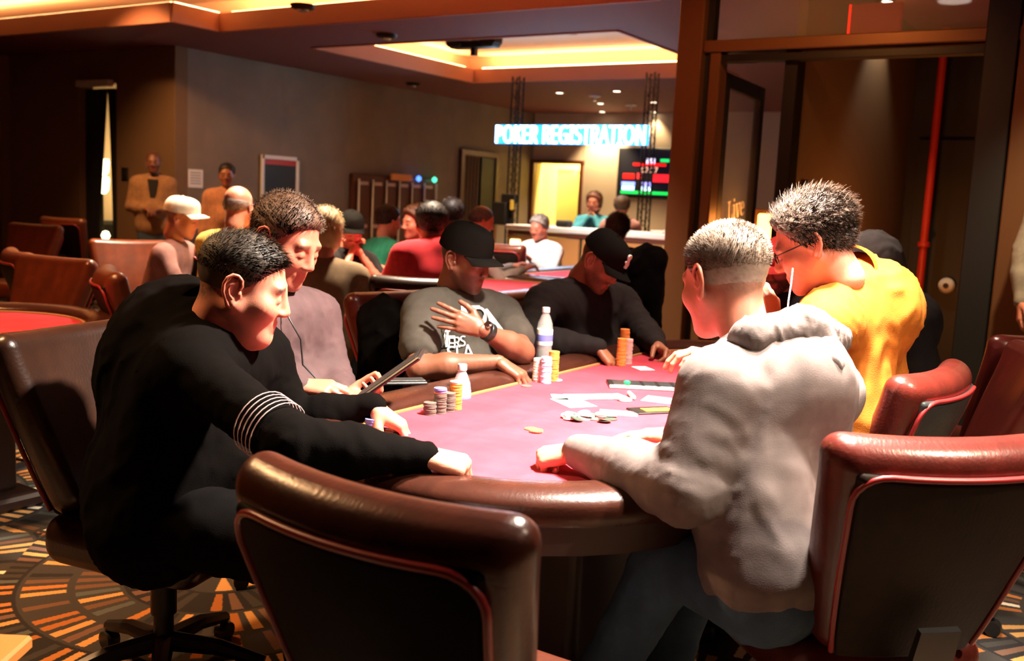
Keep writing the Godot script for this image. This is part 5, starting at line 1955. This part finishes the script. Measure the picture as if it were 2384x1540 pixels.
	t = person({"label": "man with curly greying hair and glasses in an orange collared jacket", "near": true, "top": M.orange_coat, "top_name": "coat", "bulk": 1.12, "wide": 1.1, "hump": 1.2, "folds": 0.012, "collar": 0.085,
		"j": {"P": Vector3(-0.642, 0.604, -2.935), "N": Vector3(-0.739, 1.233, -2.972), "SL": Vector3(-0.721, 1.112, -2.677), "SR": Vector3(-0.736, 1.143, -3.199), "EL": Vector3(-0.824, 0.939, -2.584), "WL": Vector3(-0.972, 0.996, -2.642), "ER": Vector3(-0.893, 0.929, -3.041), "WR": Vector3(-0.923, 1.067, -2.888)},
		"HR": ["relax", aim(-0.15, 0.1, 1), aim(0.5, -0.7, 0.1)], "HL": ["relax", aim(-0.9, 0.2, 0.1), aim(0, 0, 1)],
		"head": {"at": Vector3(-0.802, 1.325, -2.803), "face": aim(-0.86, 0.32, -0.46), "size": 1.04, "skin": PALE, "hair_color": Color(0.05, 0.030, 0.022), "tip_color": Color(0.20, 0.13, 0.095), "top": 0.034, "side": 0.016, "tuft": 0.014, "curl": 90.0, "curly": 0.9, "lift": 0.9, "mess": 0.22, "locks": 12000, "crop": 0.6}})
	glasses(t)
	person({"label": "bearded man in a red cap half hidden behind the orange jacket", "near": true, "cell": 0.02, "top": M.black_sweat, "top_name": "sweatshirt", "bulk": 1.05,
		"j": {"P": Vector3(-1.391, 0.674, -4.802), "N": Vector3(-1.437, 1.014, -4.706), "SL": Vector3(-1.317, 0.953, -4.714), "SR": Vector3(-1.561, 0.948, -4.736), "EL": Vector3(-1.269, 0.826, -4.485), "WL": Vector3(-1.350, 0.810, -4.310), "ER": Vector3(-1.508, 0.815, -4.510), "WR": Vector3(-1.447, 0.798, -4.307)},
		"HL": ["relax", aim(-0.6, -0.7, -0.1), aim(0, 0, 1)], "HR": ["relax", aim(-0.2, -0.9, -0.1), aim(0, 0, 1)],
		"head": {"at": Vector3(-1.470, 1.163, -4.625), "face": aim(-0.62, -0.70, -0.35), "size": 1.02, "skin": RUDDY, "hair_color": Color(0.02, 0.013, 0.01), "crop": 0.8, "beard": 0.95, "cap": M.red_cap, "cap_big": 1.0, "cap_tilt": 0.05}})
	t = person({"label": "hunched player in a dark grey raised hood behind the orange jacket", "near": true, "cell": 0.016, "top": M.black_sweat, "top_name": "hooded_sweatshirt", "bulk": 1.15, "wide": 1.1, "hump": 1.05,
		"j": {"P": Vector3(-0.751, 0.617, -4.304), "N": Vector3(-0.884, 1.037, -4.261), "SL": Vector3(-0.830, 0.941, -4.017), "SR": Vector3(-0.883, 0.975, -4.492), "EL": Vector3(-0.923, 0.786, -3.921), "WL": Vector3(-1.088, 0.800, -3.878), "ER": Vector3(-1.026, 0.763, -4.451), "WR": Vector3(-1.159, 0.787, -4.250)},
		"HL": ["relax", aim(-0.9, 0.2, 0.0), aim(0, 0, 1)], "HR": ["relax", aim(-0.9, -0.2, 0.0), aim(0, 0, 1)],
		"head": {"at": Vector3(-0.974, 1.197, -4.157), "face": aim(-0.9, 0.30, -0.30), "size": 0.98, "skin": TAN, "hair_color": Color(0.02, 0.013, 0.01), "crop": 0.8}})
	var hb := t.position
	var hm := net([ell(Vector3(-0.956, 1.207, -4.206) - hb, Vector3(0.128, 0.150, 0.138), 0.03), ell(Vector3(-0.887, 1.090, -4.268) - hb, Vector3(0.115, 0.10, 0.115), 0.05), ell(Vector3(-1.012, 1.177, -4.046) - hb, Vector3(0.085, 0.10, 0.085), 0.02, true)], 0.014)
	var hg := G.new()
	hg.push(wrinkle(hm[0], hm[1], 0.008, 9.0), hm[1])
	obj("hood", hg, M.dark_hood, t, 180.0)

func sleeve_stripes(t: Node3D) -> void:
	# five thin pale lines sewn round the upper sleeve above the elbow
	var top: MeshInstance3D = t.get_node("jacket")
	var e := Vector3(-1.492, 0.861, -1.498) - t.position
	var s := Vector3(-1.876, 0.975, -1.533) - t.position
	var ax := (e - s).normalized()
	var x := ax.cross(Vector3.UP).normalized()
	var y := ax.cross(x)
	for k in 5:
		var c := s.lerp(e, 0.70 + 0.035 * k)
		var pts := []
		for j in 28:
			var an := TAU * j / 28.0
			pts.append(c + (x * cos(an) + y * sin(an)) * 0.0745)
		var g := G.new()
		g.tube(pts, 0.0012, 5, true)
		obj("stripe", g, M.chip_pink, top)

func cord(t: Node3D) -> void:
	var g := G.new()
	var pts := []
	for p in [Vector3(-2.150, 1.093, -2.084), Vector3(-2.103, 1.035, -2.069), Vector3(-2.080, 0.971, -2.097), Vector3(-2.088, 0.891, -2.116), Vector3(-2.058, 0.852, -2.140)]:
		pts.append(p - t.position)
	g.tube(pts, 0.003, 6)
	obj("lanyard", g, M.black, t)

func shirt_print(t: Node3D) -> void:
	# pale letters across the chest, each set on the cloth
	var top: MeshInstance3D = t.get_node("t_shirt")
	var n := aim(0.42, -0.9, 0.05)
	var rt := Vector3.UP.cross(n).normalized()
	var rows := [["NTDA", [Vector3(-2.058, 0.963, -2.996), Vector3(-2.042, 0.963, -3.018), Vector3(-2.033, 0.958, -3.047), Vector3(-2.031, 0.948, -3.083)], 0.085], ["CF", [Vector3(-2.110, 0.885, -2.903), Vector3(-2.088, 0.894, -2.918)], 0.07], ["FRS", [Vector3(-2.080, 0.869, -2.919), Vector3(-2.059, 0.872, -2.933), Vector3(-2.045, 0.875, -2.954)], 0.04], ["SLA", [Vector3(-2.073, 0.829, -2.917), Vector3(-2.047, 0.831, -2.935), Vector3(-2.021, 0.834, -2.964)], 0.055]]
	var sv: PackedVector3Array = top.mesh.surface_get_arrays(0)[Mesh.ARRAY_VERTEX]
	for r in rows:
		for k in r[0].length():
			var tm := text_mesh(r[0][k], r[2], "Droid Sans", 0.0, M.paper)
			var arr: Array = (tm.mesh as TextMesh).get_mesh_arrays()
			var vs: PackedVector3Array = arr[Mesh.ARRAY_VERTEX]
			var o: Vector3 = r[1][k] - t.position
			# the ink follows the cloth: every point goes to the front of the shirt under it
			for q in vs.size():
				var p := o + rt * vs[q].x + Vector3.UP * vs[q].y
				var deep := -1e9
				for c in sv:
					var w := c - p
					var dn := w.dot(n)
					if dn > deep and dn < 0.3 and (w - n * dn).length_squared() < 0.00022:
						deep = dn
				vs[q] = p + n * ((deep if deep > -1.0 else 0.0) + 0.004)
			var nn := PackedVector3Array()
			nn.resize(vs.size())
			nn.fill(n)
			var out := []
			out.resize(Mesh.ARRAY_MAX)
			out[Mesh.ARRAY_VERTEX] = vs
			out[Mesh.ARRAY_NORMAL] = nn
			out[Mesh.ARRAY_INDEX] = arr[Mesh.ARRAY_INDEX]
			var am := ArrayMesh.new()
			am.add_surface_from_arrays(Mesh.PRIMITIVE_TRIANGLES, out)
			am.surface_set_material(0, M.paper)
			var lo := MeshInstance3D.new()
			lo.name = "printed_letter"
			lo.mesh = am
			top.add_child(lo, true)

func watch(t: Node3D, w: Vector3, e: Vector3) -> void:
	var ax := (w - e).normalized()
	var c := w - ax * 0.02 - t.position
	var x := ax.cross(Vector3.UP).normalized()
	var b := Basis(x, ax, x.cross(ax))
	var g := G.new()
	g.lathe([[0.034, -0.012], [0.036, -0.010], [0.036, 0.010], [0.034, 0.012]], 22, c, b)
	var o := obj("wristwatch", g, M.plastic_black, t)
	g = G.new()
	g.lathe([[0.016, 0.0], [0.017, 0.004], [0.014, 0.008]], 18, c + Vector3(0, 0.026, 0) + aim(0, -0.022, 0) * 0.022, Basis(Vector3.RIGHT, 0.6))
	obj("dial", g, M.chrome, o)

func cap_badge(t: Node3D) -> void:
	var xf: Transform3D = t.get_meta("xf")
	var cap: Node3D = t.get_node("cap")
	var g := G.new()
	for a in [[0.0, 0.105, 0.014], [0.0, 0.088, 0.010], [0.004, 0.074, 0.012], [-0.012, 0.082, 0.006], [0.002, 0.062, 0.009]]:
		g.lathe([[a[2] * 0.9, 0.0], [a[2], 0.003], [a[2] * 0.9, 0.010]], 14, xf * Vector3(a[0], a[1], 0.098 + (0.105 - a[1]) * 0.22), xf.basis * Basis(Vector3.RIGHT, 1.35))
	obj("emblem", g, M.white_paint, cap)

func glasses(t: Node3D) -> void:
	var xf: Transform3D = t.get_meta("xf")
	var g := G.new()
	for s in [-1.0, 1.0]:
		var pts := []
		for k in 16:
			var a := TAU * k / 16.0
			pts.append(xf * Vector3(s * 0.034 + cos(a) * 0.024, 0.002 + sin(a) * 0.015, 0.108 - absf(s * 0.034 + cos(a) * 0.024) * 0.25))
		g.tube(pts, 0.0018, 6, true)
		g.tube([xf * Vector3(s * 0.058, 0.008, 0.095), xf * Vector3(s * 0.080, 0.010, 0.04), xf * Vector3(s * 0.082, 0.012, -0.005)], 0.002, 6)
	g.tube([xf * Vector3(-0.010, 0.004, 0.108), xf * Vector3(0.010, 0.004, 0.108)], 0.0018, 6)
	obj("glasses", g, M.plastic_black, t)
	g = G.new()
	var p := []
	for q in [Vector3(-0.806, 1.263, -2.647), Vector3(-0.799, 1.224, -2.621), Vector3(-0.794, 1.180, -2.594), Vector3(-0.786, 1.115, -2.564)]:
		p.append(q - t.position)
	g.tube(p, 0.0022, 6)
	obj("earphone_wire", g, M.white_paint, t)

func hood_down(t: Node3D) -> void:
	# folded hood lying on the back: two rolls round the nape
	var top: MeshInstance3D = t.get_node("hooded_sweatshirt")
	var o := t.position
	var rt := aim(1, 0.12, -0.10)
	var bas := Basis(rt, aim(0.12, -0.25, 1), Vector3.ZERO)
	bas.z = bas.x.cross(bas.y).normalized()
	bas.y = bas.z.cross(bas.x).normalized()
	var pr := [ell(Vector3(-0.648, 1.123, -2.174) - o, Vector3(0.105, 0.056, 0.070), 0.03, false, bas), cap_(Vector3(-0.774, 1.099, -2.114) - o, Vector3(-0.706, 1.140, -2.068) - o, 0.024, 0.036, 0.03), cap_(Vector3(-0.706, 1.140, -2.068) - o, Vector3(-0.624, 1.163, -2.161) - o, 0.038, 0.042, 0.03), cap_(Vector3(-0.624, 1.163, -2.161) - o, Vector3(-0.589, 1.129, -2.285) - o, 0.042, 0.040, 0.03),
		ell(Vector3(-0.577, 1.097, -2.156) - o, Vector3(0.060, 0.036, 0.052), 0.010, false, bas),
		cap_(Vector3(-0.672, 1.101, -2.060) - o, Vector3(-0.579, 1.085, -2.093) - o, 0.012, 0.018, 0.006), cap_(Vector3(-0.579, 1.085, -2.093) - o, Vector3(-0.550, 1.100, -2.186) - o, 0.018, 0.016, 0.006)]
	for gr in [[Vector3(-0.677, 1.129, -2.014), Vector3(-0.544, 1.132, -2.099)], [Vector3(-0.599, 1.104, -2.035), Vector3(-0.530, 1.114, -2.105)]]:
		pr.append(cap_(gr[0] - o, gr[1] - o, 0.012, 0.015, 0.006))
		pr[pr.size() - 1][6] = true
	var m := net(pr, 0.007)
	var vs: PackedVector3Array = wrinkle(smooth(m[0], m[1], 1), m[1], 0.006, 14.0)
	var g := G.new()
	g.push(vs, m[1])
	obj("hood", g, M.grey_hoodie, top, 180.0)

# ------------------------------------------------------------------ people further off
func simple(label: String, head_at: Vector3, f: Vector3, top: Material, hd: Dictionary, o := {}) -> Node3D:
	var fh := Vector3(f.x, 0, f.z).normalized()
	if o.has("body"):
		fh = (o.body as Vector3 * Vector3(1, 0, 1)).normalized()
	var L := Vector3.UP.cross(fh).normalized()
	var sz: float = hd.get("size", 1.0)
	var N: Vector3 = head_at - Vector3(0, o.get("neck", 0.165), 0) * sz - fh * o.get("slump", 0.05)
	var stand: bool = o.get("stand", false)
	var P := Vector3(N.x, 0.95 if stand else 0.60, N.z) - fh * (0.0 if stand else 0.10)
	var wd: float = o.get("shoulder", 0.185)
	var j := {"P": P, "N": N, "SL": N + L * wd - Vector3(0, 0.07, 0), "SR": N - L * wd - Vector3(0, 0.07, 0)}
	for s in ["L", "R"]:
		var sg := 1.0 if s == "L" else -1.0
		var S: Vector3 = j["S" + s]
		var E: Vector3
		var W: Vector3
		match o.get("arms", "table"):
			"table":
				E = S + fh * 0.16 + L * sg * 0.06 - Vector3(0, 0.23, 0)
				W = E + fh * 0.22 - L * sg * 0.09
				W.y = maxf(W.y - 0.05, 0.84)
			"down":
				E = S + L * sg * 0.06 - Vector3(0, 0.28, 0) - fh * 0.02
				W = E - Vector3(0, 0.24, 0) + fh * 0.06
			"folded":
				E = S + L * sg * 0.06 - Vector3(0, 0.27, 0)
				W = E + fh * 0.16 - L * sg * 0.16 + Vector3(0, -0.02, 0)
			"chin":
				E = S + fh * 0.22 - Vector3(0, 0.22, 0) + L * sg * 0.03
				W = head_at + fh * 0.07 - Vector3(0, 0.17, 0) + L * sg * 0.04
		j["E" + s] = o.get("E" + s, E)
		j["W" + s] = o.get("W" + s, W)
	hd.merge({"at": head_at, "face": f})
	var q := {"label": label, "j": j, "head": hd, "top": top, "HL": ["relax", (j.WL - j.EL).normalized(), Vector3.UP if absf((j.WL - j.EL).normalized().y) < 0.8 else L], "HR": ["relax", (j.WR - j.ER).normalized(), Vector3.UP if absf((j.WR - j.ER).normalized().y) < 0.8 else -L]}
	q.merge(o)
	q.erase("body")
	q.erase("neck")
	q.erase("slump")
	return person(q)

func others() -> void:
	var dark := Color(0.02, 0.013, 0.01)
	simple("man in a white cap and mauve hooded top at a left table", Vector3(-5.371, 1.184, -4.313), aim(1, -0.1, -0.25), M.mauve_hoodie, {"skin": PALE, "hair_color": Color(0.25, 0.2, 0.15), "crop": 0.5, "cap": M.white_cap, "cap_big": 1.1, "size": 1.05})
	simple("bald man in a bright yellow shirt with his back to us", Vector3(-4.835, 1.281, -4.311), aim(0.25, 0.95, -0.15), M.yellow_shirt, {"skin": PALE, "hair_color": Color(0.22, 0.17, 0.15), "crop": 0.0, "side": 0.006, "top": -0.012, "bald": 0.6, "tuft": 0.002, "size": 1.06}, {"bulk": 1.15})
	simple("blonde woman in an olive top seen from behind at the middle table", Vector3(-3.765, 1.188, -3.963), aim(-0.1, 0.98, -0.15), M.olive_top, {"skin": PALE, "hair_color": Color(0.42, 0.24, 0.09), "tip_color": Color(0.8, 0.62, 0.38), "top": 0.022, "side": 0.02, "down": 0.09, "tuft": 0.006, "curl": 30.0}, {"bulk": 0.98})
	simple("man in a black cap and black T-shirt resting his head on his arm", Vector3(-4.841, 1.139, -5.363), aim(0.35, -0.8, -0.4), M.black_sweat, {"skin": RUDDY, "hair_color": dark, "crop": 0.7, "cap": M.black_cap, "cap_big": 1.1, "beard": 0.4}, {"short": true, "arms": "chin", "body": aim(0.6, -0.7, 0)})
	simple("man in a green shirt facing away beyond the middle table", Vector3(-5.339, 1.183, -6.369), aim(0.7, 0.6, -0.1), M.green_shirt, {"skin": PALE, "hair_color": dark, "top": 0.022, "side": 0.008, "tuft": 0.008}, {})
	simple("brown haired man facing left beside the red shirt", Vector3(-4.835, 1.191, -6.094), aim(-0.75, -0.55, -0.1), M.black_sweat, {"skin": RUDDY, "hair_color": Color(0.10, 0.03, 0.012), "top": 0.03, "side": 0.015, "tuft": 0.012, "size": 1.05, "beard": 0.2}, {})
	simple("man in a bright red shirt with his back to us", Vector3(-3.409, 1.244, -4.440), aim(-0.15, 0.98, -0.1), M.red_shirt, {"skin": RUDDY, "hair_color": dark, "top": 0.02, "side": 0.012, "tuft": 0.006, "crop": 0.9}, {"bulk": 1.12, "body": aim(-0.35, 0.92, 0), "neck": 0.10, "slump": 0.11})
	simple("person with dark hair in a bun behind the grey T-shirt's cap", Vector3(-5.205, 1.252, -7.064), aim(-0.3, 0.9, 0), M.black_sweat, {"skin": BROWN, "hair_color": dark, "top": 0.03, "side": 0.02, "tuft": 0.006}, {})
	simple("balding man in a pale grey shirt at a far table", Vector3(-4.690, 1.221, -6.789), aim(0.65, 0.2, -0.25), M.pale_grey, {"skin": PALE, "hair_color": Color(0.08, 0.07, 0.07), "top": 0.004, "side": 0.012, "tuft": 0.004, "bald": 1.0, "crop": 0.4}, {})
	simple("grey haired man in a white shirt facing left at the far table", Vector3(-5.176, 1.145, -8.502), aim(-0.55, -0.75, -0.25), M.white_shirt, {"skin": RUDDY, "hair_color": Color(0.22, 0.19, 0.17), "top": 0.02, "side": 0.014, "tuft": 0.006}, {"bulk": 1.15})
	simple("woman with long brown hair in a blue top behind the desk", Vector3(-5.892, 1.421, -10.962), aim(-0.35, -0.9, -0.1), M.blue_top, {"skin": PALE, "hair_color": Color(0.16, 0.06, 0.025), "top": 0.025, "side": 0.025, "down": 0.10, "tuft": 0.006, "curl": 30.0}, {"arms": "chin"})
	simple("person in a pink shirt turned away at the desk", Vector3(-5.413, 1.386, -10.784), aim(0.2, 0.95, -0.1), M.pink_shirt, {"skin": PALE, "hair_color": Color(0.10, 0.06, 0.03), "top": 0.024, "side": 0.02, "tuft": 0.005}, {"stand": true, "arms": "down"})
	simple("dark haired person hidden behind the far player's cap", Vector3(-3.784, 1.202, -7.486), aim(0.2, 0.95, -0.1), M.black_jacket, {"skin": BROWN, "hair_color": dark, "top": 0.03, "side": 0.03, "tuft": 0.006}, {"bulk": 1.1})
	var st := simple("attendant in a tan blazer and dark shirt standing by the passage", Vector3(-9.517, 1.630, -7.239), aim(0.25, -0.95, -0.1), M.tan_blazer, {"skin": BROWN, "hair_color": dark, "crop": 0.6}, {"stand": true, "arms": "folded", "bulk": 1.12, "collar": 0.03, "collar_m": M.black})
	var gt := G.new()
	var fx := aim(0.25, -0.95, 0)
	var sx := Vector3.UP.cross(fx)
	var cb: Vector3 = Vector3(-9.517, 1.630, -7.239) - st.position + fx * 0.085
	gt.loft([PackedVector3Array([cb + sx * 0.055 + Vector3(0, -0.19, 0), cb - sx * 0.055 + Vector3(0, -0.19, 0), cb - sx * 0.055 + Vector3(0, -0.19, 0) - fx * 0.08, cb + sx * 0.055 + Vector3(0, -0.19, 0) - fx * 0.08]), PackedVector3Array([cb + sx * 0.01 + Vector3(0, -0.52, 0), cb - sx * 0.01 + Vector3(0, -0.52, 0), cb - sx * 0.01 + Vector3(0, -0.52, 0) - fx * 0.08, cb + sx * 0.01 + Vector3(0, -0.52, 0) - fx * 0.08])])
	obj("shirt_front", gt, M.black, st)
	simple("attendant in a peach shirt standing before the left wall", Vector3(-8.492, 1.522, -7.399), aim(0.2, -0.95, -0.1), M.peach_shirt, {"skin": TAN, "hair_color": dark, "top": 0.012, "side": 0.004, "tuft": 0.003, "crop": 0.8}, {"stand": true, "arms": "down", "bulk": 1.05, "collar": 0.03})
	# passer-by cut by the right edge
	var h := Vector3(-0.280, 1.781, -5.567)
	simple("man in a grey suit walking past at the right edge", h, aim(-0.35, -0.9, 0), M.grey_suit, {"skin": PALE, "hair_color": dark, "top": 0.015, "side": 0.008}, {"stand": true, "arms": "down", "near": true, "cell": 0.018, "top_name": "suit_jacket", "trousers": M.grey_suit, "shoes": M.seat_brown, "bulk": 1.1})
	# coats hung on chairs
	for a in [[Vector3(-2.603, 0.800, -3.089), Vector3(0.08, 0.20, 0.09), "black jacket hung over a chair left of the grey T-shirt"], [Vector3(-2.137, 1.033, -4.561), Vector3(0.05, 0.18, 0.08), "black coat hung on a chair right of the far player"]]:
		var pr := [ell(Vector3.ZERO, a[1], 0.03), cap_(Vector3(-0.04, 0.12, 0.0), Vector3(0.05, 0.12, 0.02), 0.05, 0.05, 0.05), cap_(Vector3(0.05, 0.08, 0.03), Vector3(0.06, -0.22, 0.05), 0.045, 0.035, 0.03), cap_(Vector3(-0.05, 0.08, 0.03), Vector3(-0.06, -0.22, 0.05), 0.045, 0.035, 0.03)]
		var m := net(pr, 0.016)
		var g := G.new()
		g.push(wrinkle(m[0], m[1], 0.014, 7.0), m[1])
		var o: Node3D = tag(obj("jacket", g, M.black_jacket, self, 180.0), a[2], "jacket")
		o.position = a[0]
		o.rotation.y = 0.57

func _ready() -> void:
	# camera
	var cam := Camera3D.new()
	cam.name = "camera"
	add_child(cam)
	cam.position = Vector3(0, 1.41, 0)
	cam.rotation_order = EULER_ORDER_YXZ
	cam.rotation_degrees = Vector3(-7.55, 32.6, 2.8)
	var lens := CameraAttributesPhysical.new()
	lens.frustum_focal_length = 35.844
	lens.frustum_near = 0.05
	lens.frustum_far = 60.0
	lens.frustum_focus_distance = 2.6
	lens.exposure_aperture = 4.0
	cam.attributes = lens
	cam.current = true
	# no sky reaches this room
	var env := Environment.new()
	env.background_mode = Environment.BG_COLOR
	env.background_color = Color.BLACK
	env.tonemap_mode = Environment.TONE_MAPPER_LINEAR
	env.tonemap_exposure = 1.55
	env.sdfgi_enabled = true
	env.ssao_enabled = true
	env.ssil_enabled = true
	var we := WorldEnvironment.new()
	we.name = "world"
	we.environment = env
	add_child(we)
	rng.seed = 3
	wob.seed = 11
	wob.frequency = 1.0
	wob.fractal_octaves = 2
	fold.seed = 4
	fold.frequency = 1.0
	fold.fractal_type = FastNoiseLite.FRACTAL_RIDGED
	fold.fractal_octaves = 2
	materials()
	table_lights()
	room()
	seating()
	table_things()
	background()
	people()

func table_lights() -> void:
	# recessed lamps over the tables and aisles, each a glowing lens with its spot
	var white := glow("table_light", Color(1.0, 0.93, 0.86), 3.0)
	var rows := [
		[Vector3(-0.66, 2.985, -2.62), Vector3(-1.25, 0.76, -2.25), Color(1.0, 0.93, 0.86), 60.0, 38.0, 0.12, "over the near half of the foreground table"],
		[Vector3(-1.40, 2.985, -3.90), Vector3(-1.15, 0.76, -3.90), Color(1.0, 0.86, 0.78), 6.0, 42.0, 0.12, "over the far end of the foreground table"],
		[Vector3(-0.36, 2.985, -2.22), Vector3(-0.52, 0.9, -2.26), Color(1.0, 0.93, 0.86), 15.0, 34.0, 0.10, "in the aisle behind the grey hooded player"],
		[Vector3(1.25, 2.985, -2.30), Vector3(0.15, 0.3, -2.6), Color(1.0, 0.90, 0.78), 11.0, 42.0, 0.08, "over the aisle at the right"],
		[Vector3(-3.40, 2.985, -1.10), Vector3(-2.7, 0.0, -1.5), Color(1.0, 0.76, 0.52), 9.0, 48.0, 0.08, "over the aisle at the left"],
		[Vector3(-4.25, 2.985, -1.80), Vector3(-4.25, 0.76, -2.0), Color(1.0, 0.66, 0.40), 7.0, 44.0, 0.08, "over the empty left table"],
		[Vector3(-3.70, 3.34, -4.90), Vector3(-3.8, 0.76, -4.9), Color(1.0, 0.90, 0.78), 30.0, 44.0, 0.08, "over the blonde woman's table"],
		[Vector3(-5.30, 3.34, -4.90), Vector3(-5.2, 0.76, -4.5), Color(1.0, 0.90, 0.76), 28.0, 44.0, 0.08, "over the man in the white cap"],
		[Vector3(-6.40, 3.34, -3.90), Vector3(-6.6, 0.5, -3.8), Color(1.0, 0.62, 0.35), 8.0, 46.0, 0.08, "over the row of empty chairs"],
		[Vector3(-5.00, 3.36, -6.20), Vector3(-4.95, 0.9, -8.3), Color(1.0, 0.93, 0.88), 40.0, 24.0, 0.08, "added in the near tray, aimed at the far table"],  # added out of view to brighten the man in the white shirt
		[Vector3(-8.60, 3.36, -5.60), Vector3(-9.0, 1.2, -7.5), Color(1.0, 0.72, 0.46), 9.0, 42.0, 0.08, "added in the near tray, aimed at the attendants"],  # extra unseen lamp, put in because the attendants were too dark
		[Vector3(-0.25, 2.985, -4.55), Vector3(-0.1, 0.9, -5.5), Color(1.0, 0.88, 0.70), 6.0, 34.0, 0.06, "added to light the man in the grey suit"],  # added lamp, only there to brighten the suit
		[Vector3(-1.60, 2.985, -4.60), Vector3(-1.9, 1.5, -5.9), Color(1.0, 0.62, 0.30), 1.3, 52.0, 0.06, "added before the glass door to warm the pillar"]]  # added warm spot that brightens the bronze pillar
	for r in rows:
		var t := thing("ceiling_spot", "round recessed ceiling lamp " + r[6], "light", r[0], 0.0, "recessed lamps over the tables")
		var g := G.new()
		g.lathe([[0.02, -0.004], [r[5] * 0.9, -0.004], [r[5], 0.004], [r[5], 0.012]], 24)
		obj("lens", g, white, t)
		g = G.new()
		g.lathe([[r[5], 0.0], [r[5] + 0.03, 0.0], [r[5] + 0.03, 0.015], [r[5], 0.015]], 24)
		obj("ring", g, M.seat_back, t)
		spot("lamp", r[0] + Vector3(0, -0.02, 0), r[1], r[2], r[3], r[4], r[5], 0.7)
